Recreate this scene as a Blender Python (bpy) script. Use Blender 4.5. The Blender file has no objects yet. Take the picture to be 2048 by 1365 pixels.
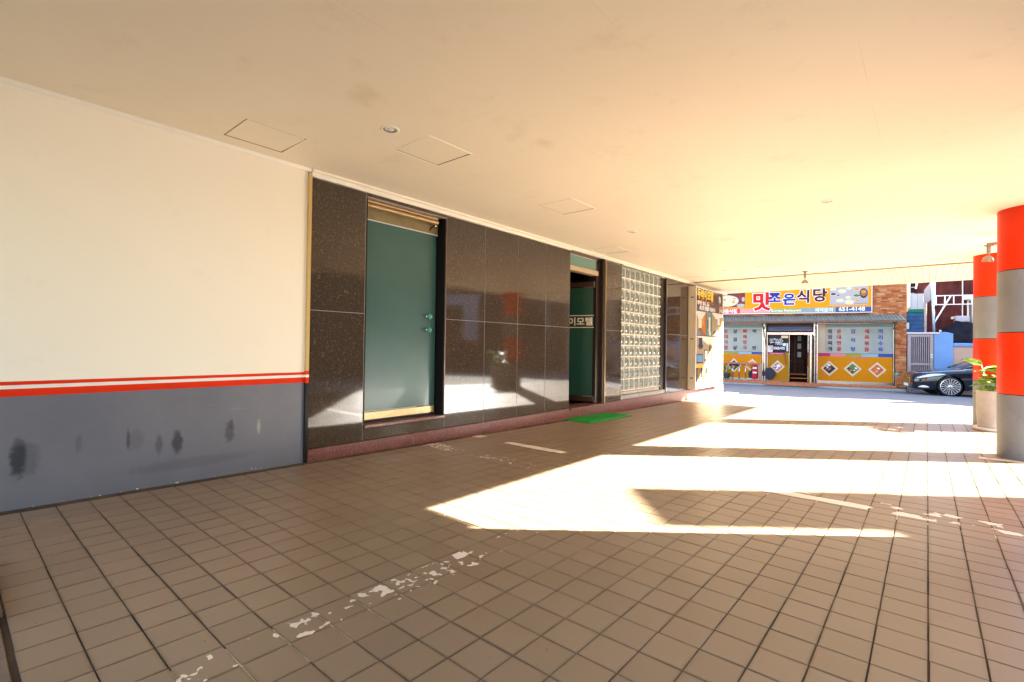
import bpy, bmesh, math, random
from math import sin, cos, pi, radians, atan2, sqrt, tan, hypot
from mathutils import Vector, Matrix, noise
random.seed(11)
scene = bpy.context.scene
COL = scene.collection

# ---------------------------------------------------------------- camera, sky, sun, exposure
CAM_H = 1.05
yaw, pitch, roll = radians(40.380), radians(0.603), radians(0.798)
fwd = Vector((cos(pitch)*cos(yaw), cos(pitch)*sin(yaw), sin(pitch)))
r0 = Vector((sin(yaw), -cos(yaw), 0)); u0 = r0.cross(fwd)
right = r0*cos(roll)+u0*sin(roll); up = -r0*sin(roll)+u0*cos(roll)
cd = bpy.data.cameras.new('camera'); cam = bpy.data.objects.new('camera', cd); COL.objects.link(cam)
m = Matrix((right, up, -fwd)).transposed().to_4x4(); m.translation = Vector((0, 0, CAM_H)); cam.matrix_world = m
cd.sensor_width = 36; cd.lens = 36*976.4/2048; cd.clip_start = 0.02; cd.clip_end = 3000
scene.camera = cam

SUN_AZ = radians(-49.3); SUN_EL = radians(28.0)
sdir = Vector((cos(SUN_EL)*cos(SUN_AZ), cos(SUN_EL)*sin(SUN_AZ), sin(SUN_EL)))
world = bpy.data.worlds.new("World"); scene.world = world; world.use_nodes = True
wn = world.node_tree; wn.nodes.clear()
sky = wn.nodes.new('ShaderNodeTexSky'); sky.sky_type = 'NISHITA'; sky.sun_disc = False
sky.sun_elevation = SUN_EL; sky.sun_rotation = atan2(sdir.x, sdir.y); sky.air_density = 1.0; sky.dust_density = 1.5; sky.ozone_density = 1.0
bg = wn.nodes.new('ShaderNodeBackground'); bg.inputs['Strength'].default_value = 0.070
wo = wn.nodes.new('ShaderNodeOutputWorld')
wn.links.new(sky.outputs[0], bg.inputs['Color']); wn.links.new(bg.outputs[0], wo.inputs['Surface'])
ld = bpy.data.lights.new('sun', 'SUN'); ld.energy = 5.0; ld.angle = radians(0.53); ld.color = (1.0, 0.955, 0.875)
sun = bpy.data.objects.new('sun', ld); COL.objects.link(sun)
sun.rotation_euler = sdir.to_track_quat('Z', 'Y').to_euler(); sun.location = sdir*40
scene.view_settings.view_transform = 'Standard'; scene.view_settings.look = 'None'
scene.view_settings.exposure = 4.1; scene.view_settings.gamma = 1.0
scene.view_settings.use_curve_mapping = False
try:
    scene.cycles.max_bounces = 14; scene.cycles.diffuse_bounces = 8; scene.cycles.glossy_bounces = 5
    scene.cycles.use_denoising = True; scene.cycles.sample_clamp_indirect = 12
except Exception: pass

# ---------------------------------------------------------------- material helpers
MATS = {}
class NT:
    def __init__(s, m): s.t = m.node_tree; s.n = s.t.nodes; s.l = s.t.links
    def new(s, typ, **kw):
        n = s.n.new(typ)
        for k, v in kw.items(): setattr(n, k, v)
        return n
    def link(s, a, b): s.l.new(a, b)
    def pos(s): return s.new('ShaderNodeNewGeometry').outputs['Position']
    def math(s, op, a, b=None, c=None, clamp=False):
        n = s.new('ShaderNodeMath', operation=op); n.use_clamp = clamp
        for i, v in enumerate((a, b, c)):
            if v is None: continue
            if isinstance(v, (int, float)): n.inputs[i].default_value = v
            else: s.link(v, n.inputs[i])
        return n.outputs[0]
    def noise(s, scale, detail=3, rough=.55, vec=None, dim='3D'):
        n = s.new('ShaderNodeTexNoise'); n.inputs['Scale'].default_value = scale
        n.inputs['Detail'].default_value = detail; n.inputs['Roughness'].default_value = rough
        s.link(vec if vec is not None else s.pos(), n.inputs['Vector']); return n.outputs['Fac']
    def ramp(s, fac, stops, interp='LINEAR'):
        n = s.new('ShaderNodeValToRGB'); n.color_ramp.interpolation = interp
        e = n.color_ramp.elements
        while len(e) < len(stops): e.new(.5)
        for i, (p, c) in enumerate(stops):
            e[i].position = p; e[i].color = (*c, 1) if not isinstance(c, (int, float)) else (c, c, c, 1)
        s.link(fac, n.inputs[0]); return n.outputs[0]
    def mix(s, fac, a, b):
        n = s.new('ShaderNodeMix', data_type='RGBA')
        for i, v in ((0, fac), (6, a), (7, b)):
            if isinstance(v, (int, float)): n.inputs[i].default_value = v
            elif isinstance(v, tuple): n.inputs[i].default_value = (*v, 1)
            else: s.link(v, n.inputs[i])
        return n.outputs[2]
    def sep(s, v):
        n = s.new('ShaderNodeSeparateXYZ'); s.link(v, n.inputs[0]); return n.outputs
    def bump(s, h, strength=.2, dist=.002):
        n = s.new('ShaderNodeBump'); n.inputs['Strength'].default_value = strength; n.inputs['Distance'].default_value = dist
        s.link(h, n.inputs['Height']); s.link(n.outputs[0], s.n['P'].inputs['Normal'])
def mat(name, color, rough=.5, metal=0., spec=.5, var=0., vscale=6., bump=0., bscale=80., coat=0., emit=None, trans=0., ior=None, rvar=0.):
    if name in MATS: return MATS[name]
    m = bpy.data.materials.new(name); m.use_nodes = True; MATS[name] = m
    p = m.node_tree.nodes['Principled BSDF']; p.name = 'P'
    p.inputs['Base Color'].default_value = (*color, 1); p.inputs['Roughness'].default_value = rough
    p.inputs['Metallic'].default_value = metal; p.inputs['Specular IOR Level'].default_value = spec
    p.inputs['Coat Weight'].default_value = coat; p.inputs['Coat Roughness'].default_value = .04
    p.inputs['Transmission Weight'].default_value = trans
    if ior: p.inputs['IOR'].default_value = ior
    if emit: p.inputs['Emission Color'].default_value = (*emit[:3], 1); p.inputs['Emission Strength'].default_value = emit[3]
    t = NT(m)
    if var:
        f = t.noise(vscale, 5, .6)
        lo = tuple(c*(1-var) for c in color); hi = tuple(min(1, c*(1+var)) for c in color)
        t.link(t.ramp(f, [(.3, lo), (.7, hi)]), p.inputs['Base Color'])
    if rvar:
        t.link(t.ramp(t.noise(vscale*1.7, 4), [(.3, max(0, rough-rvar)), (.7, rough+rvar)]), p.inputs['Roughness'])
    if bump: t.bump(t.noise(bscale, 4), bump, .002)
    return m

# ---------------------------------------------------------------- mesh helpers
class MB:
    def __init__(s, xf=None): s.v = []; s.f = []; s.m = []; s.xf = xf
    def add(s, vs, fs, m=0):
        o = len(s.v); s.v += [s.xf(*p) if s.xf else tuple(p) for p in vs]
        s.f += [tuple(i+o for i in f) for f in fs]; s.m += [m]*len(fs); return s
    def box(s, x0, x1, y0, y1, z0, z1, m=0):
        vs = [(x, y, z) for x in (x0, x1) for y in (y0, y1) for z in (z0, z1)]
        return s.add(vs, [(0,1,3,2),(4,6,7,5),(0,4,5,1),(2,3,7,6),(0,2,6,4),(1,5,7,3)], m)
    def bev(s, x0, x1, y0, y1, z0, z1, b=.01, m=0):
        # box with chamfered edges (24 verts)
        vs = []; X = (x0, x1); Y = (y0, y1); Z = (z0, z1)
        sg = (1, -1); idx = {}
        for i in (0, 1):
            for j in (0, 1):
                for k in (0, 1):
                    p = (X[i], Y[j], Z[k]); d = (sg[i]*b, sg[j]*b, sg[k]*b)
                    for a in range(3):
                        q = [p[c]+(d[c] if c != a else 0) for c in range(3)]
                        idx[(i, j, k, a)] = len(vs); vs.append(tuple(q))
        f = []
        for a in range(3):
            o = [c for c in range(3) if c != a]
            for s0 in (0, 1):
                q = []
                for (e, g) in ((0,0),(1,0),(1,1),(0,1)):
                    k = [0,0,0]; k[a] = s0; k[o[0]] = e; k[o[1]] = g; q.append(idx[(*k, a)])
                f.append(tuple(q))
        for a in range(3):   # edges along axis a
            o = [c for c in range(3) if c != a]
            for e in (0, 1):
                for g in (0, 1):
                    q = []
                    for (t, ax) in ((0, o[0]), (1, o[0]), (1, o[1]), (0, o[1])):
                        k = [0,0,0]; k[a] = t; k[o[0]] = e; k[o[1]] = g; q.append(idx[(*k, ax)])
                    f.append(tuple(q))
        for i in (0, 1):
            for j in (0, 1):
                for k in (0, 1): f.append(tuple(idx[(i, j, k, a)] for a in range(3)))
        return s.add(vs, f, m)
    def poly(s, pts, m=0): return s.add(pts, [tuple(range(len(pts)))], m)
    def prism(s, pts, z0, z1, m=0):
        n = len(pts); vs = [(x, y, z0) for x, y in pts]+[(x, y, z1) for x, y in pts]
        return s.add(vs, [tuple(range(n))[::-1], tuple(range(n, 2*n))]+[(i, (i+1) % n, (i+1) % n+n, i+n) for i in range(n)], m)
    def cyl(s, a, b, r, seg=12, r2=None, m=0, cap=True):
        a = Vector(a); b = Vector(b); d = (b-a).normalized(); r2 = r if r2 is None else r2
        q = d.to_track_quat('Z', 'Y'); vs = []
        for p, rr in ((a, r), (b, r2)):
            for i in range(seg):
                t = 2*pi*i/seg; vs.append(tuple(p+q @ Vector((rr*cos(t), rr*sin(t), 0))))
        f = [(i, (i+1) % seg, (i+1) % seg+seg, i+seg) for i in range(seg)]
        if cap: f += [tuple(range(seg))[::-1], tuple(range(seg, 2*seg))]
        return s.add(vs, f, m)
    def tube(s, pts, r, seg=8, m=0):
        P = [Vector(p) for p in pts]; vs = []
        for i, p in enumerate(P):
            d = (P[min(i+1, len(P)-1)]-P[max(i-1, 0)]).normalized(); q = d.to_track_quat('Z', 'Y')
            rr = r[i] if isinstance(r, (list, tuple)) else r
            for k in range(seg):
                t = 2*pi*k/seg; vs.append(tuple(p+q @ Vector((rr*cos(t), rr*sin(t), 0))))
        f = []
        for i in range(len(P)-1):
            for k in range(seg): f.append((i*seg+k, i*seg+(k+1) % seg, (i+1)*seg+(k+1) % seg, (i+1)*seg+k))
        f += [tuple(range(seg))[::-1], tuple(range((len(P)-1)*seg, len(P)*seg))]
        return s.add(vs, f, m)
    def lathe(s, c, prof, seg=24, axis=(0, 0, 1), m=0, a0=0, a1=2*pi):
        c = Vector(c); q = Vector(axis).to_track_quat('Z', 'Y'); vs = []; n = len(prof)
        for i in range(seg):
            t = a0+(a1-a0)*i/seg
            for r, h in prof: vs.append(tuple(c+q @ Vector((r*cos(t), r*sin(t), h))))
        f = [(i*n+j, ((i+1) % seg)*n+j, ((i+1) % seg)*n+j+1, i*n+j+1) for i in range(seg) for j in range(n-1)]
        return s.add(vs, f, m)
    def build(s, name, mats, parent=None, smooth=False, **kw):
        org = Vector(parent['_o']) if parent is not None and '_o' in parent else Vector((0, 0, 0))
        me = bpy.data.meshes.new(name)
        me.from_pydata([tuple(Vector(p)-org) for p in s.v], [], s.f)
        if not isinstance(mats, (list, tuple)): mats = [mats]
        for x in mats: me.materials.append(x)
        if len(mats) > 1: me.polygons.foreach_set('material_index', s.m)
        if smooth: me.polygons.foreach_set('use_smooth', [True]*len(s.f))
        bm = bmesh.new(); bm.from_mesh(me); bmesh.ops.recalc_face_normals(bm, faces=bm.faces); bm.to_mesh(me); bm.free()
        me.update()
        o = bpy.data.objects.new(name, me); COL.objects.link(o)
        if parent is not None: o.parent = parent; o['_o'] = tuple(org)
        for k, v in kw.items(): o[k] = v
        return o
def thing(name, label, cat, loc=(0, 0, 0), group=None):
    o = bpy.data.objects.new(name, None); COL.objects.link(o); o.location = loc; o['_o'] = tuple(loc)
    o.empty_display_size = .1; o['label'] = label; o['category'] = cat
    if group: o['group'] = group
    return o
def tag(o, label, cat, group=None):
    o['label'] = label; o['category'] = cat
    if group: o['group'] = group
    return o
def copy_tree(o, parent=None, loc=None):
    c = o.copy(); COL.objects.link(c); c.parent = parent
    if loc is not None: c.location = loc
    for ch in list(o.children): copy_tree(ch, c)
    return c
def autosmooth(o, ang=35):
    me = o.data; bm = bmesh.new(); bm.from_mesh(me)
    for e in bm.edges:
        e.smooth = not (len(e.link_faces) == 2 and e.calc_face_angle(0) > radians(ang))
    for f in bm.faces: f.smooth = True
    bm.to_mesh(me); bm.free(); return o
def text_mb(body, size, origin, ex, ey, m=0, ext=.003, bold=0., align='LEFT', sx=1., mb=None):
    """flat lettering; origin = left end of the base line, ex / ey = reading and up directions"""
    cu = bpy.data.curves.new('lettering', 'FONT'); cu.body = body; cu.size = size; cu.align_x = align
    cu.offset = bold; cu.resolution_u = 2; cu.extrude = ext/2
    ob = bpy.data.objects.new('lettering', cu); COL.objects.link(ob)
    dg = bpy.context.evaluated_depsgraph_get(); me = bpy.data.meshes.new_from_object(ob.evaluated_get(dg))
    ex = Vector(ex).normalized(); ey = Vector(ey).normalized(); ez = ex.cross(ey); o = Vector(origin)
    mb = mb or MB()
    mb.add([tuple(o+ex*v.co.x*sx+ey*v.co.y+ez*v.co.z) for v in me.vertices], [tuple(p.vertices) for p in me.polygons], m)
    bpy.data.objects.remove(ob); bpy.data.curves.remove(cu); bpy.data.meshes.remove(me)
    return mb

TILT = -0.01359
def fl(x): return TILT*x
WY = 4.312; HC = 2.644; PX, PY = .1601, .1561; OX, OY = 2.104, .617

# ---------------------------------------------------------------- materials
def m_tile():
    m = mat('tile_ceramic', (.36, .285, .21), .27, spec=.5); t = NT(m); P = t.n['P']
    x, y, z = t.sep(t.pos())
    fx = t.math('FLOOR', t.math('DIVIDE', t.math('SUBTRACT', x, OX), PX)); fy = t.math('FLOOR', t.math('DIVIDE', t.math('SUBTRACT', y, OY), PY))
    cv = t.new('ShaderNodeCombineXYZ'); t.link(fx, cv.inputs[0]); t.link(fy, cv.inputs[1])
    wnz = t.new('ShaderNodeTexWhiteNoise', noise_dimensions='3D'); t.link(cv.outputs[0], wnz.inputs['Vector'])
    base = t.ramp(wnz.outputs['Value'], [(0, (.245, .174, .108)), (.5, (.266, .190, .120)), (1, (.288, .207, .133))])
    dirt = t.ramp(t.noise(3.2, 6, .65), [(.38, .0), (.80, .25)])
    c = t.mix(dirt, base, (.18, .128, .084))
    spk = t.ramp(t.noise(420, 2, .6), [(.35, .0), (.7, .22)])
    c = t.mix(spk, c, (.20, .14, .09))
    ex = t.math('ABSOLUTE', t.math('SUBTRACT', t.math('FRACT', t.math('DIVIDE', t.math('SUBTRACT', x, OX), PX)), .5)); ey = t.math('ABSOLUTE', t.math('SUBTRACT', t.math('FRACT', t.math('DIVIDE', t.math('SUBTRACT', y, OY), PY)), .5))
    ed = t.math('MULTIPLY', t.ramp(t.math('MAXIMUM', ex, ey), [(.40, 0.), (.485, .65)]), t.ramp(t.noise(4.3, 5, .7), [(.38, .1), (.62, 1.)]))
    c = t.mix(ed, c, (.13, .085, .045))
    c = t.mix(t.ramp(t.noise(34, 2, .5), [(.745, 0.), (.765, .55)]), c, (.07, .05, .035))
    t.link(c, P.inputs['Base Color'])
    r = t.math('ADD', t.math('MULTIPLY', wnz.outputs['Value'], .04), t.math('MULTIPLY', t.noise(1.8, 2, .5), .10))
    t.link(t.math('ADD', r, .285), P.inputs['Roughness'])
    t.bump(t.math('ADD', t.noise(14, 3), t.math('MULTIPLY', t.noise(300, 2), .25)), .22, .003)
    return m
TILE = m_tile()
def m_grout():
    m = mat('grout', (.06, .038, .02), .85); t = NT(m); x, y, z = t.sep(t.pos())
    c = t.ramp(t.noise(2.1, 4), [(.38, (.028, .017, .011)), (.5, (.07, .045, .022)), (.66, (.17, .11, .045))])
    def band(v, a, b): return t.math('MULTIPLY', t.math('GREATER_THAN', v, a), t.math('LESS_THAN', v, b))
    k = t.math('MULTIPLY', t.math('MULTIPLY', band(y, 1.57, 1.85), band(x, .3, 2.5)), t.math('GREATER_THAN', t.noise(4.5, 3), .36))
    k2 = t.math('MULTIPLY', t.math('MULTIPLY', band(x, 4.12, 4.36), band(y, -.6, 4.2)), t.math('GREATER_THAN', t.noise(5.5, 3), .48))
    t.link(t.mix(t.math('MAXIMUM', k, k2), c, (.85, .72, .52)), t.n['P'].inputs['Base Color']); return m
GROUT = m_grout()
PAINTW = mat('road_paint_white', (.80, .70, .58), .45, var=.06, vscale=30)
def m_plaster(name, c, dark, rough=.55):
    m = mat(name, c, rough, spec=.35); t = NT(m)
    a = t.ramp(t.noise(.7, 6, .6), [(.35, 0.), (.72, .4)])
    b = t.ramp(t.noise(4, 6, .75), [(.60, 0.), (.76, .30)])
    c1 = t.mix(a, c, dark); c1 = t.mix(b, c1, tuple(v*.8 for v in dark)); t.link(c1, t.n['P'].inputs['Base Color'])
    t.bump(t.math('ADD', t.noise(160, 3), t.math('MULTIPLY', t.noise(2.5, 3), 3.)), .10, .003); return m
CEIL = m_plaster('ceiling_paint', (.88, .785, .615), (.82, .70, .515))
t = NT(CEIL); P_ = t.n['P']; src_ = P_.inputs['Base Color'].links[0].from_socket; x_, y_, z_ = t.sep(t.pos())
jl = t.math('MAXIMUM', t.math('LESS_THAN', t.math('ABSOLUTE', t.math('SUBTRACT', t.math('FRACT', t.math('DIVIDE', t.math('ADD', x_, 20.35), 1.82)), .5)), .0012), t.math('LESS_THAN', t.math('ABSOLUTE', t.math('SUBTRACT', t.math('FRACT', t.math('DIVIDE', t.math('ADD', y_, 20.2), .91)), .5)), .0022))
c_ = t.mix(t.math('MULTIPLY', jl, t.ramp(t.noise(1.1, 3), [(.45, 0.), (.65, .22)])), src_, (.45, .33, .2))
c_ = t.mix(t.ramp(t.noise(1.9, 7, .72), [(.57, 0.), (.74, .45)]), c_, (.70, .57, .38))
for sx_, sy_, sr_ in ((3.05, 2.3, .22), (1.75, 2.75, .3), (7.4, 2.2, .35)):
    dd_ = t.math('DIVIDE', t.math('SQRT', t.math('ADD', t.math('POWER', t.math('SUBTRACT', x_, sx_), 2.), t.math('POWER', t.math('SUBTRACT', y_, sy_), 2.))), sr_)
    c_ = t.mix(t.ramp(t.math('ADD', dd_, t.noise(9, 4)), [(.55, .35), (1.15, 0.)]), c_, (.62, .46, .27))
t.link(c_, P_.inputs['Base Color'])
CREAM = m_plaster('cream_wall_paint', (.90, .815, .65), (.87, .77, .59))
MOULD = mat('moulding_white', (.87, .81, .67), .4, var=.03)
SLAT = mat('soffit_slat', (.86, .79, .57), .35, var=.03, vscale=3)
REDP = mat('red_stripe_paint', (.72, .030, .002), .5, spec=.15, var=.05)
def m_dado():
    m = mat('grey_dado_paint', (.12, .118, .13), .42, spec=.4); t = NT(m); x, y, z = t.sep(t.pos())
    c = t.ramp(t.noise(1.6, 6, .65), [(.3, (.128, .128, .145)), (.7, (.165, .163, .178))])
    wob = t.noise(26, 4)
    def blob(cx, cz, rx, rz, k, soft=.55):
        dx = t.math('DIVIDE', t.math('SUBTRACT', x, cx), rx); dz = t.math('DIVIDE', t.math('SUBTRACT', z, cz), rz)
        d = t.math('SQRT', t.math('ADD', t.math('MULTIPLY', dx, dx), t.math('MULTIPLY', dz, dz)))
        d = t.math('ADD', d, t.math('MULTIPLY', t.math('SUBTRACT', wob, .5), .9))
        return t.math('MULTIPLY', t.ramp(d, [(soft, 1.), (1., 0.)]), k)
    for cx, cz, rx, rz, k in ((.335, .305, .045, .15, .85), (.375, .30, .07, .13, .35), (.885, .35, .014, .09, .6), (.93, .34, .06, .09, .18), (1.07, .295, .03, .085, .45), (1.185, .288, .042, .105, .8), (1.545, .325, .045, .10, .6), (1.56, .385, .02, .045, .5), (.62, .36, .02, .08, .22), (1.30, .12, .5, .05, .2)):
        c = t.mix(blob(cx, cz, rx, rz, k), c, (.022, .023, .027))
    c = t.mix(blob(1.775, .34, .018, .075, .6), c, (.36, .35, .28))
    chips = t.math('MULTIPLY', t.math('GREATER_THAN', t.noise(38, 3), .655), t.math('MULTIPLY', t.math('LESS_THAN', z, -.005), t.math('GREATER_THAN', t.noise(1.3, 2), .5)))
    c = t.mix(chips, c, (.7, .68, .62))
    sc = t.new('ShaderNodeMapping'); sc.inputs['Scale'].default_value = (1.5, 1, 60); t.link(t.pos(), sc.inputs[0])
    scr = t.math('MULTIPLY', t.ramp(t.noise(2.2, 3, .6, sc.outputs[0]), [(.70, 0.), (.74, .5)]), t.math('GREATER_THAN', z, .42))
    c = t.mix(scr, c, (.34, .30, .25))
    t.link(c, t.n['P'].inputs['Base Color']); t.bump(t.noise(5, 4), .15, .004); return m
DADO = m_dado()
def m_granite(name, base, fleck, flk2, rough, fthr, scale=75, spec=.6, coat=0., warm=1.):
    m = mat(name, base, rough, spec=spec, coat=coat); t = NT(m)
    vo = t.new('ShaderNodeTexVoronoi', feature='F1'); vo.inputs['Scale'].default_value = scale; t.link(t.pos(), vo.inputs['Vector'])
    vals = t.sep(vo.outputs['Color'])
    c = t.mix(t.ramp(t.noise(55, 4, .7), [(.35, 0.), (.68, 1.)]), tuple(b*.7 for b in base), tuple(b*1.3 for b in base))
    c = t.mix(t.math('MULTIPLY', t.math('GREATER_THAN', vals[0], fthr), t.ramp(t.noise(30, 2), [(.4, .1), (.7, 1.)])), c, fleck)
    vo2 = t.new('ShaderNodeTexVoronoi', feature='F1'); vo2.inputs['Scale'].default_value = scale*2.3; t.link(t.pos(), vo2.inputs['Vector'])
    c = t.mix(t.math('GREATER_THAN', t.sep(vo2.outputs['Color'])[1], fthr+.125), c, flk2)
    t.link(c, t.n['P'].inputs['Base Color']); t.bump(t.noise(2.2, 2), .05, .004); return m
GRAN = m_granite('brown_granite', (.052, .036, .023), (.13, .078, .032), (.24, .20, .13), .055, .87, 80, spec=.5)
GRAN.node_tree.nodes['P'].inputs['IOR'].default_value = 1.51
PINK = m_granite('pink_granite', (.21, .065, .05), (.36, .17, .14), (.05, .015, .012), .30, .62, 130, spec=.45)
SEAL = mat('sealant', (.42, .38, .34), .6)
BLACK = mat('black_metal', (.012, .011, .010), .3, spec=.5)
BRONZE = mat('bronze_frame', (.045, .028, .02), .35, metal=.5)
GOLD = mat('gold_brushed', (.36, .23, .10), .5, metal=.4, var=.12, vscale=40)
GOLDP = mat('gold_paint', (.55, .36, .12), .45, var=.06)
def m_kick():
    m = mat('gold_leaf_plate', (.75, .56, .24), .4, metal=.7); t = NT(m)
    t.link(t.ramp(t.noise(90, 5, .7), [(.35, (.34, .22, .09)), (.55, (.50, .40, .22)), (.75, (.38, .35, .24))]), t.n['P'].inputs['Base Color']); return m
KICK = m_kick()
GLASSG = mat('frosted_green_glass', (.040, .105, .092), .34, spec=.4, var=.08, vscale=2.2, coat=.08, rvar=.04)
CHROME = mat('chrome', (.78, .78, .76), .12, metal=1.)
WHITE = mat('white_enamel', (.80, .79, .76), .4)
KNOBG = mat('knob_green_glass', (.08, .55, .38), .06, spec=.7, trans=.5)

# ---------------------------------------------------------------- ground, road
def sheet(name, pts, m, parent=None, **kw):
    b = MB(); b.poly(pts); return b.build(name, m, parent, **kw)
def m_ground(name, c1, c2, sc=1.5, bump=.25):
    m = mat(name, c1, .85, spec=.3); t = NT(m)
    c = t.mix(t.ramp(t.noise(sc, 6, .7), [(.3, 0.), (.7, 1.)]), c1, c2)
    c = t.mix(t.ramp(t.noise(140, 3, .7), [(.45, 0.), (.7, .45)]), c, tuple(v*.6 for v in c1))
    t.link(c, t.n['P'].inputs['Base Color']); t.bump(t.noise(180, 4), bump, .004); return m
ASPH = m_ground('asphalt', (.15, .145, .155), (.19, .18, .19))
CONC = m_ground('concrete', (.30, .285, .26), (.40, .375, .34))
GROUND = m_ground('far_ground', (.16, .15, .13), (.2, .19, .17))
sheet('ground', [(-900, -900, -1.3), (900, -900, -1.3), (900, 900, -1.3), (-900, 900, -1.3)], GROUND, kind='structure')
def edgeX(y): return 12.83+(3.28-y)*.31
def roadz(x): return -.181-.0243*(x-13.3)
rb = MB()
ys = [14, 6, 4.3, 2, 0, -2, -5, -9, -14, -30]
for a, b in zip(ys[:-1], ys[1:]):
    xa, xb = edgeX(a)+.12, edgeX(b)+.12
    rb.poly([(xa, a, roadz(xa)+.0), (xa+14, a, roadz(xa+14)), (xb+14, b, roadz(xb+14)), (xb, b, roadz(xb))])
rb.build('road', ASPH, kind='structure')
# flush concrete strip between the tiles and the road
kb = MB()
kb.poly([(edgeX(4.3)-.0, 4.3, fl(edgeX(4.3))+.001), (edgeX(4.3)+.14, 4.3, roadz(edgeX(4.3)+.14)+.004), (edgeX(-9)+.14, -9, roadz(edgeX(-9)+.14)+.006), (edgeX(-9), -9, fl(edgeX(-9))+.001)])
kb.build('kerb_strip', CONC, kind='structure')
ab = MB()
ab.poly([(-16, -1.75, fl(-16)-.002), (-16, -26, fl(-16)-.002), (edgeX(-26), -26, fl(edgeX(-26))-.002), (edgeX(-1.75), -1.75, fl(edgeX(-1.75))-.002)])
ab.build('forecourt', CONC, kind='structure')

# ---------------------------------------------------------------- tiled floor
base = MB(); y0, y1 = -1.75, WY+.01
pts = [(-5, y0), (edgeX(y0), y0), (edgeX(y1), y1), (-5, y1)]
base.add([(x, y, fl(x)-.0045) for x, y in pts]+[(x, y, fl(x)-.25) for x, y in pts], [(0,1,2,3),(0,4,5,1),(1,5,6,2),(2,6,7,3),(3,7,4,0)])
floor = base.build('tiled_floor', GROUT, kind='structure')
hx, hy, ch = (PX-.0058)/2, (PY-.0058)/2, .0010
def tile_geo():
    vs = [(-hx, -hy, -.008), (hx, -hy, -.008), (hx, hy, -.008), (-hx, hy, -.008),
          (-hx, -hy, -ch), (hx, -hy, -ch), (hx, hy, -ch), (-hx, hy, -ch),
          (-hx+ch, -hy+ch, 0), (hx-ch, -hy+ch, 0), (hx-ch, hy-ch, 0), (-hx+ch, hy-ch, 0)]
    f = [(8, 9, 10, 11)]
    for i in range(4):
        j = (i+1) % 4; f += [(i, j, j+4, i+4), (i+4, j+4, j+8, i+8)]
    return vs, f
tv, tf = tile_geo()
def project(x, y, z):
    d = Vector((x, y, z-CAM_H)); w = d.dot(fwd)
    if w < .05: return None
    return 1024+976.4*d.dot(right)/w, 682.5-976.4*d.dot(up)/w, w
cells = []
for i in range(-16, 78):
    cx = OX+(i+.5)*PX
    for j in range(-16, 25):
        cy = OY+(j+.5)*PY
        if cy+hy > WY-.004: continue
        if cx+hx > edgeX(cy)-.0: continue
        if cx-hx < .17: continue
        pr = project(cx, cy, fl(cx)); area = 0
        if pr and -60 < pr[0] < 2108 and pr[1] < 1425:
            area = 1/pr[2]**3
        cells.append((area, i, j, cx, cy))
cells.sort(reverse=True)
tm = bpy.data.meshes.new('tile'); tm.from_pydata(tv, [], tf); tm.materials.append(TILE); tm.update()
big = MB()
for n, (area, i, j, cx, cy) in enumerate(cells):
    rng = random.Random(i*1000+j)
    rx, ry = rng.gauss(0, .0016), rng.gauss(0, .0016)+math.atan(-TILT)
    dz = rng.gauss(0, .00025); ra = rng.gauss(0, .004)
    px_, py_ = rng.gauss(0, .0006), rng.gauss(0, .0006)
    M = Matrix.Translation((cx+px_, cy+py_, fl(cx)+dz)) @ Matrix.Rotation(ra, 4, 'Z') @ Matrix.Rotation(ry, 4, 'Y') @ Matrix.Rotation(rx, 4, 'X')
    if n < 298:
        o = bpy.data.objects.new('tile', tm); COL.objects.link(o); o.parent = floor; o.matrix_local = M
    else:
        big.add([tuple(M @ Vector(v)) for v in tv], tf)
big.build('tile_field', TILE, floor, kind='stuff')

# worn white parking lines: flakes of paint cut out of a noise field
def flakes(x0, x1, y0, y1, dens, step=.010, seed=0, fq=7., nm='parking_line_paint'):
    nx, ny = int((x1-x0)/step), int((y1-y0)/step); F = {}
    for i in range(nx+1):
        for j in range(ny+1):
            x, y = x0+i*step, y0+j*step
            n = noise.fractal((x*fq+seed, y*fq, seed*1.7), .9, 2.1, 5)*.55+noise.noise((x*1.7+seed, y*1.7, 3.1))*.5
            F[i, j] = n+dens(x, y)
    vd = {}; vs = []; fs = []
    def vert(x, y):
        k = (round(x, 5), round(y, 5))
        if k not in vd: vd[k] = len(vs); vs.append((x, y, fl(x)+.0016))
        return vd[k]
    for i in range(nx):
        for j in range(ny):
            cs = [(i, j), (i+1, j), (i+1, j+1), (i, j+1)]; q = []
            for a in range(4):
                p, r = cs[a], cs[(a+1) % 4]; fa, fb = F[p], F[r]
                if fa > 0: q.append(vert(x0+p[0]*step, y0+p[1]*step))
                if (fa > 0) != (fb > 0):
                    t = fa/(fa-fb); q.append(vert(x0+(p[0]+(r[0]-p[0])*t)*step, y0+(p[1]+(r[1]-p[1])*t)*step))
            if len(q) > 2: fs.append(tuple(q))
    return vs, fs
def inside(v, a, b, s=.012): return 0 if a <= v <= b else -min(3, min(abs(v-a), abs(v-b))/s)
def d1(x, y):
    e = inside(y, 1.67, 1.845)+inside(x, .33, 2.4)
    h = .34*max(0, 1-abs((x-.90)/.11))*(y > 1.70)+.30*max(0, 1-abs((x-1.27)/.15))*(y > 1.745)+.26*max(0, 1-abs((x-1.10)/.10))*(y > 1.77)+.32*max(0, 1-abs((x-1.76)/.07))*(y > 1.77)+.28*max(0, 1-abs((x-.5)/.16))*(y < 1.82)
    h += .30*(x > 1.95)*(y > 1.815)-.10*(x < .8)
    return e-.33+h+.22*noise.noise((x*55, y*55, 0))
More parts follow.
